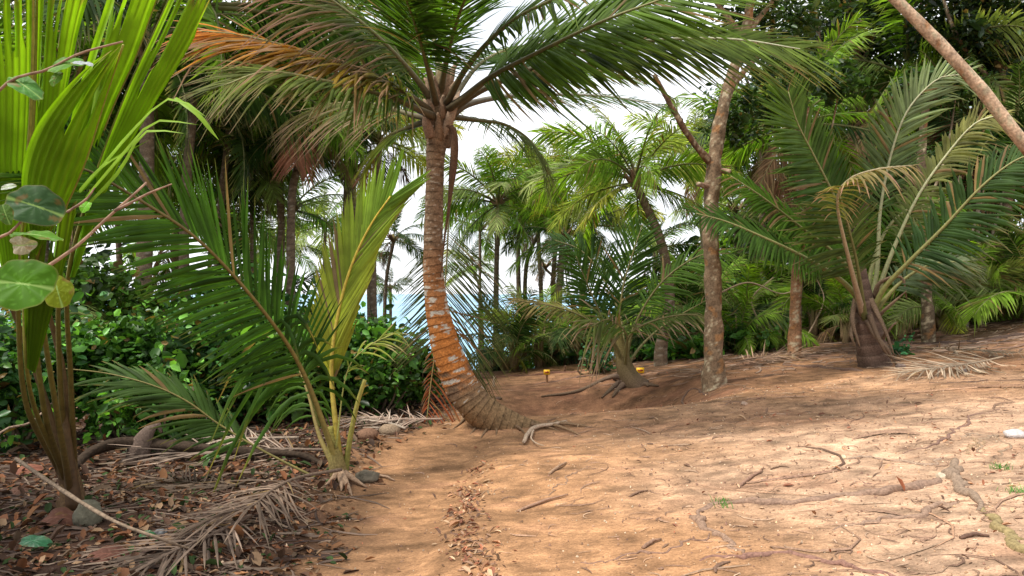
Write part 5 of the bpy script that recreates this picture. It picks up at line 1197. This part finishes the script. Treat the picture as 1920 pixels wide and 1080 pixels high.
dryfrond('dead_frond', [(1060, 698), (1010, 690), (950, 688), (900, 690)], 'dry frond at the far end behind the left yellow sign', 34, .7, .03, 55, 30, (.25, .15, .1), 9, .12)
dryfrond('dead_frond', [(1380, 690), (1440, 680), (1500, 675)], 'dry frond behind the slim mottled tree foot', 26, .5, .02, 60, 30, (.28, .18, .12), 10, .1)
dryfrond('dead_frond', [(480, 905), (420, 920), (330, 905), (250, 915)], 'dark rotting frond flat in the left litter', 30, .35, .014, 60, 30, (.12, .085, .06), 11, .02)

# ------------------------------------------------------------------ the yellow signs on stakes
MS = vcmat('painted_board', .5, .1, 30, .4, .9, 1.1)
def box(c, s_, col):
    c = np.array(c, float); s_ = np.array(s_)/2
    V = np.array([(x, y, z) for x in (-1, 1) for y in (-1, 1) for z in (-1, 1)])*s_+c
    Q = np.array([[0, 1, 3, 2], [4, 6, 7, 5], [0, 4, 5, 1], [2, 3, 7, 6], [0, 2, 6, 4], [1, 5, 7, 3]])
    return V, Q, np.array(col, float)
def sign(px, ptop, pbot, d, w_, h_, lab, tilt, full):
    x = d*(px-960)/F; zc = EYE+d*(HOR-(ptop+pbot)/2)/F; g_ = np.array((x, d, hz(x, d)))
    t = thing('trail_sign', g_, lab, 'sign', 'yellow arrow signs')
    V, Q, C = tube([g_-nv(0, 0, .1), g_+nv(.005, 0, .1), np.array((x, d, zc))], [.022, .02, .018], 8, 4, (.28, .15, .08)); put('stake', V, Q, C, M_WOOD, t)
    b_ = box((x, d-.028, zc), (w_, .012, h_), (.85, .50, .02)); o = put('board', *b_, MS, t)
    y = d-.0365
    ar = np.array([(-.36, .11), (.02, .11), (.02, .26), (.40, 0), (.02, -.26), (.02, -.11), (-.36, -.11)])*np.array((w_, h_*1.0))
    F_ = np.array([(x+a, y, zc+b) for a, b in ar]); Bk = F_+nv(0, .003, 0)
    V = np.vstack([F_, Bk]); Q = [[0, 1, 5, 6], [1, 2, 3, 3], [1, 3, 5, 5], [5, 3, 4, 4]]
    V = np.vstack([F_, Bk, (F_[1:2]+F_[5:6])/2])
    Q = np.array([[0, 6, 5, 1], [14, 3, 2, 1], [14, 5, 4, 3]]+[[i, (i+1) % 7, (i+1) % 7+7, i+7] for i in range(7)])
    put('arrow', V, Q, (.30, .035, .015), MS, t)
sign(1025, 693, 702, 12.0, .105, .085, 'yellow arrow sign on a wooden stake, left one beyond the gully', 0, True)
sign(1200, 689, 699, 11.7, .125, .09, 'yellow arrow sign just right of the frayed sapling', 0, False)
g_ = G(926, 725)
tag(put('wooden_stake', *tube([g_-nv(0, 0, .05), g_+nv(0, 0, .08), g_+nv(.01, 0, .17)], [.022, .022, .02], 6, 6, (.45, .33, .24)), M_WOOD, base=g_), 'short bare wooden stake left of the yellow signs', 'stake')

# ------------------------------------------------------------------ litter: fallen leaves, twigs and crumbs nobody could count
rg = np.random.default_rng(3)
def scatter(n, fn, x0, x1, y0, y1):
    x = rg.uniform(x0, x1, n); y = y0*(y1/y0)**rg.random(n)
    k = rg.random(n) < fn(x, y); x = x[k]; y = y[k]
    return x, y
def on_ground(x, y, lift):
    return np.stack([x, y, np.array([hz(a, b) for a, b in zip(x, y)])+lift], 1)
def edge(y): return np.where(y > 6.5, -1.4+.75*sm(6.5, 9, y), -1.15-.10*(y-4))
def f_left(x, y): return np.clip(sm(.35, -.4, x-edge(y)), 0, 1)
x, y = scatter(30000, f_left, -7, 0.5, 2.4, 12)
p = on_ground(x, y, .008)
pal = np.array([(.14, .062, .03), (.085, .045, .028), (.20, .08, .035), (.25, .12, .055), (.06, .036, .024), (.10, .065, .04), (.24, .15, .085), (.04, .07, .02)])
V, Q, C = leafcloud(p, .055, col=(1, 1, 1), cj=.25, asp=.5, up=.72, seed=1, fold=.4)
C = C*np.repeat(pal[rg.integers(0, len(pal), len(p))], 6, 0)
tag(put('leaf_litter', V, Q, C, M_DRY), 'brown dead leaves carpeting the shaded ground on the left', 'leaf litter', kind='stuff')
def f_gut(x, y):  # the line of leaves caught in the rut of the path
    return np.clip(sm(.22, .03, np.abs(x-(-.27-.035*(y-4.5)+.1*np.sin(y*2)))), 0, 1)*sm(6.6, 5.6, y)+.012+.25*sm(1.2, .2, np.abs(y-12.6+.1*x))*.3+.09*sm(.3, 2.2, x)
x, y = scatter(26000, f_gut, -1.5, 9, 2.4, 13.5)
x2, y2 = scatter(5200, lambda x, y: np.exp(-((x-(-.27-.035*(y-4.5)+.07*np.sin(y*2.3)))/.10)**2)*(.35+.65*(np.sin(y*5.1) > -.3)), -.8, .3, 2.5, 6.3)
x = np.concatenate([x, x2]); y = np.concatenate([y, y2])
p = on_ground(x, y, .006)
pal = np.array([(.34, .13, .07), (.24, .10, .06), (.38, .2, .11), (.16, .09, .06), (.42, .28, .17), (.28, .17, .11)])
V, Q, C = leafcloud(p, .036, col=(1, 1, 1), cj=.25, asp=.42, up=.8, seed=2, fold=.4)
C = C*np.repeat(pal[rg.integers(0, len(pal), len(p))], 6, 0)
tag(put('scattered_leaves', V, Q, C, M_DRY), 'small reddish dead leaves caught in the rut and strewn over the bare soil', 'leaf litter', kind='stuff')
# thin twigs and dry leaflets: three sided curved slivers
def slivers(x, y, ln, r, pal, seed, th0=0, spread=.7):
    rg = np.random.default_rng(seed); n = len(x); m = 5
    a = th0+rg.normal(0, spread, n)+np.pi*(rg.random(n) < .5); L_ = ln*np.exp(rg.normal(0, .5, n)); cv = rg.normal(0, .9, n)
    s_ = np.linspace(-.5, .5, m)
    an = a[:, None]+cv[:, None]*s_[None]
    px = x[:, None]+L_[:, None]*s_*np.cos(an); py = y[:, None]+L_[:, None]*s_*np.sin(an)
    gzv = np.array([hz(u, v) for u, v in zip(px.ravel(), py.ravel())]).reshape(px.shape)
    R = r*np.exp(rg.normal(0, .35, n))[:, None]*np.array([.4, 1, 1, .8, .3])
    c = np.stack([px, py, gzv+R*.5+.004], -1)
    T = nrm(np.gradient(c, axis=1)); W = nrm(np.cross(T, np.array((0, 0, 1.0))))
    V = np.stack([c-W*R[..., None], c+nv(0, 0, 1)*R[..., None]*1.1, c+W*R[..., None]], 2)
    C = pal[rg.integers(0, len(pal), n)]*np.exp(rg.normal(0, .2, n))[:, None]
    return V.reshape(-1, 3), grid_quads(n, m, 3), np.repeat(C, m*3, 0)
def f_tw(x, y): return np.clip(.25+.55*sm(-.2, 2.0, x)-.8*np.exp(-((x+.65)/.35)**2)*sm(7.5, 6, y), 0.02, 1)
x, y = scatter(4500, f_tw, -2.2, 8.5, 2.4, 12.5)
palw = np.array([(.27, .165, .11), (.21, .125, .085), (.36, .24, .16), (.16, .095, .065), (.31, .18, .11)])
tag(put('twig_litter', *slivers(x, y, .10, .0034, palw, 1, 0, .9), M_WOOD), 'thin twigs and rootlets strewn over the bare soil', 'twigs', kind='stuff')
x, y = scatter(170, lambda x, y: sm(0.2, 2, x)*.8, 0, 7, 2.4, 8.5)
tag(put('rootlets', *slivers(x, y, .42, .0065, palw*1.0, 2, .1, .8), M_WOOD), 'longer half buried rootlets in the pale trodden soil', 'rootlets', kind='stuff')
x, y = scatter(3400, f_left, -6.5, 0.2, 2.4, 11)
tag(put('frond_litter', *slivers(x, y, .26, .006, np.array([(.16, .11, .08), (.11, .075, .055), (.22, .16, .115), (.07, .045, .035)]), 3, .2, .7), M_DRY), 'dry shed leaflets and twigs in the shade on the left', 'twigs', kind='stuff')
x, y = scatter(3500, lambda x, y: sm(1.2, 3, x-0*y)*sm(10.2, 12, y+.12*x), 0, 14, 9, 16)
tag(put('slope_litter', *slivers(x, y, .3, .009, np.array([(.22, .13, .09), (.13, .08, .055), (.32, .22, .16)]), 4, .1, .6), M_DRY), 'dry leaflets and sticks on the shaded slope under the right hand trees', 'twigs', kind='stuff')
# crumbs of soil
x, y = scatter(16000, lambda x, y: .35+.65*sm(0, 2, x), -2, 7, 2.4, 9)
p = on_ground(x, y, .002); n = len(p); r_ = np.minimum(.009, .0042*np.exp(rg.normal(0, .5, n)))[:, None]
o6 = np.array([(1, 0, 0), (0, 1, 0), (-1, 0, 0), (0, -1, 0), (0, 0, 1.1)])
V = p[:, None]+o6[None]*r_[:, None]*np.exp(rg.normal(0, .25, (n, 5, 1)))
b_ = (np.arange(n)*5)[:, None]
top = V[:, 4:5]*1.0
V8 = np.concatenate([V[:, :4], top+nv(.3, 0, 0)*r_[:, None], top+nv(0, .3, 0)*r_[:, None], top-nv(.3, 0, 0)*r_[:, None], top-nv(0, .3, 0)*r_[:, None]], 1)
b_ = (np.arange(n)*8)[:, None]
Q = np.concatenate([b_+np.array([[0, 1, 5, 4]]), b_+np.array([[1, 2, 6, 5]]), b_+np.array([[2, 3, 7, 6]]), b_+np.array([[3, 0, 4, 7]]), b_+np.array([[4, 5, 6, 7]])])
palc = np.array([(.42, .25, .14), (.30, .17, .10), (.50, .36, .24), (.22, .12, .08)])
C = np.repeat(palc[rg.integers(0, 4, n)]*np.exp(rg.normal(0, .2, n))[:, None], 8, 0)
tag(put('soil_crumbs', V8.reshape(-1, 3), Q, C, M_STONE), 'grit and small clods on the trodden soil', 'grit', kind='stuff')
# grass tufts
for px, py, lab in ((1352, 945, 'tiny green grass tuft inside the bend of the long flat root'), (1880, 880, 'thin green grass tuft near the ring shaped root'), (1908, 928, 'green grass tuft at the right edge')):
    g_ = G(px, py); k = 40
    x = g_[0]+rg.normal(0, .03, k); y = g_[1]+rg.normal(0, .04, k); b0 = on_ground(x, y, 0)
    tips_ = b0+np.stack([rg.normal(0, .03, k), rg.normal(0, .03, k), rg.uniform(.02, .05, k)], 1)
    W = nv(.002, 0, 0); mid_ = (b0+tips_)/2+nv(0, 0, .008)
    V = np.stack([b0-W, b0+W, mid_-W*.8, mid_+W*.8, tips_-W*.1, tips_+W*.1], 1).reshape(-1, 3)
    tag(put('grass_tuft', V, grid_quads(k, 3, 2), (.08, .25, .04), M_BROAD, base=g_), lab, 'grass')
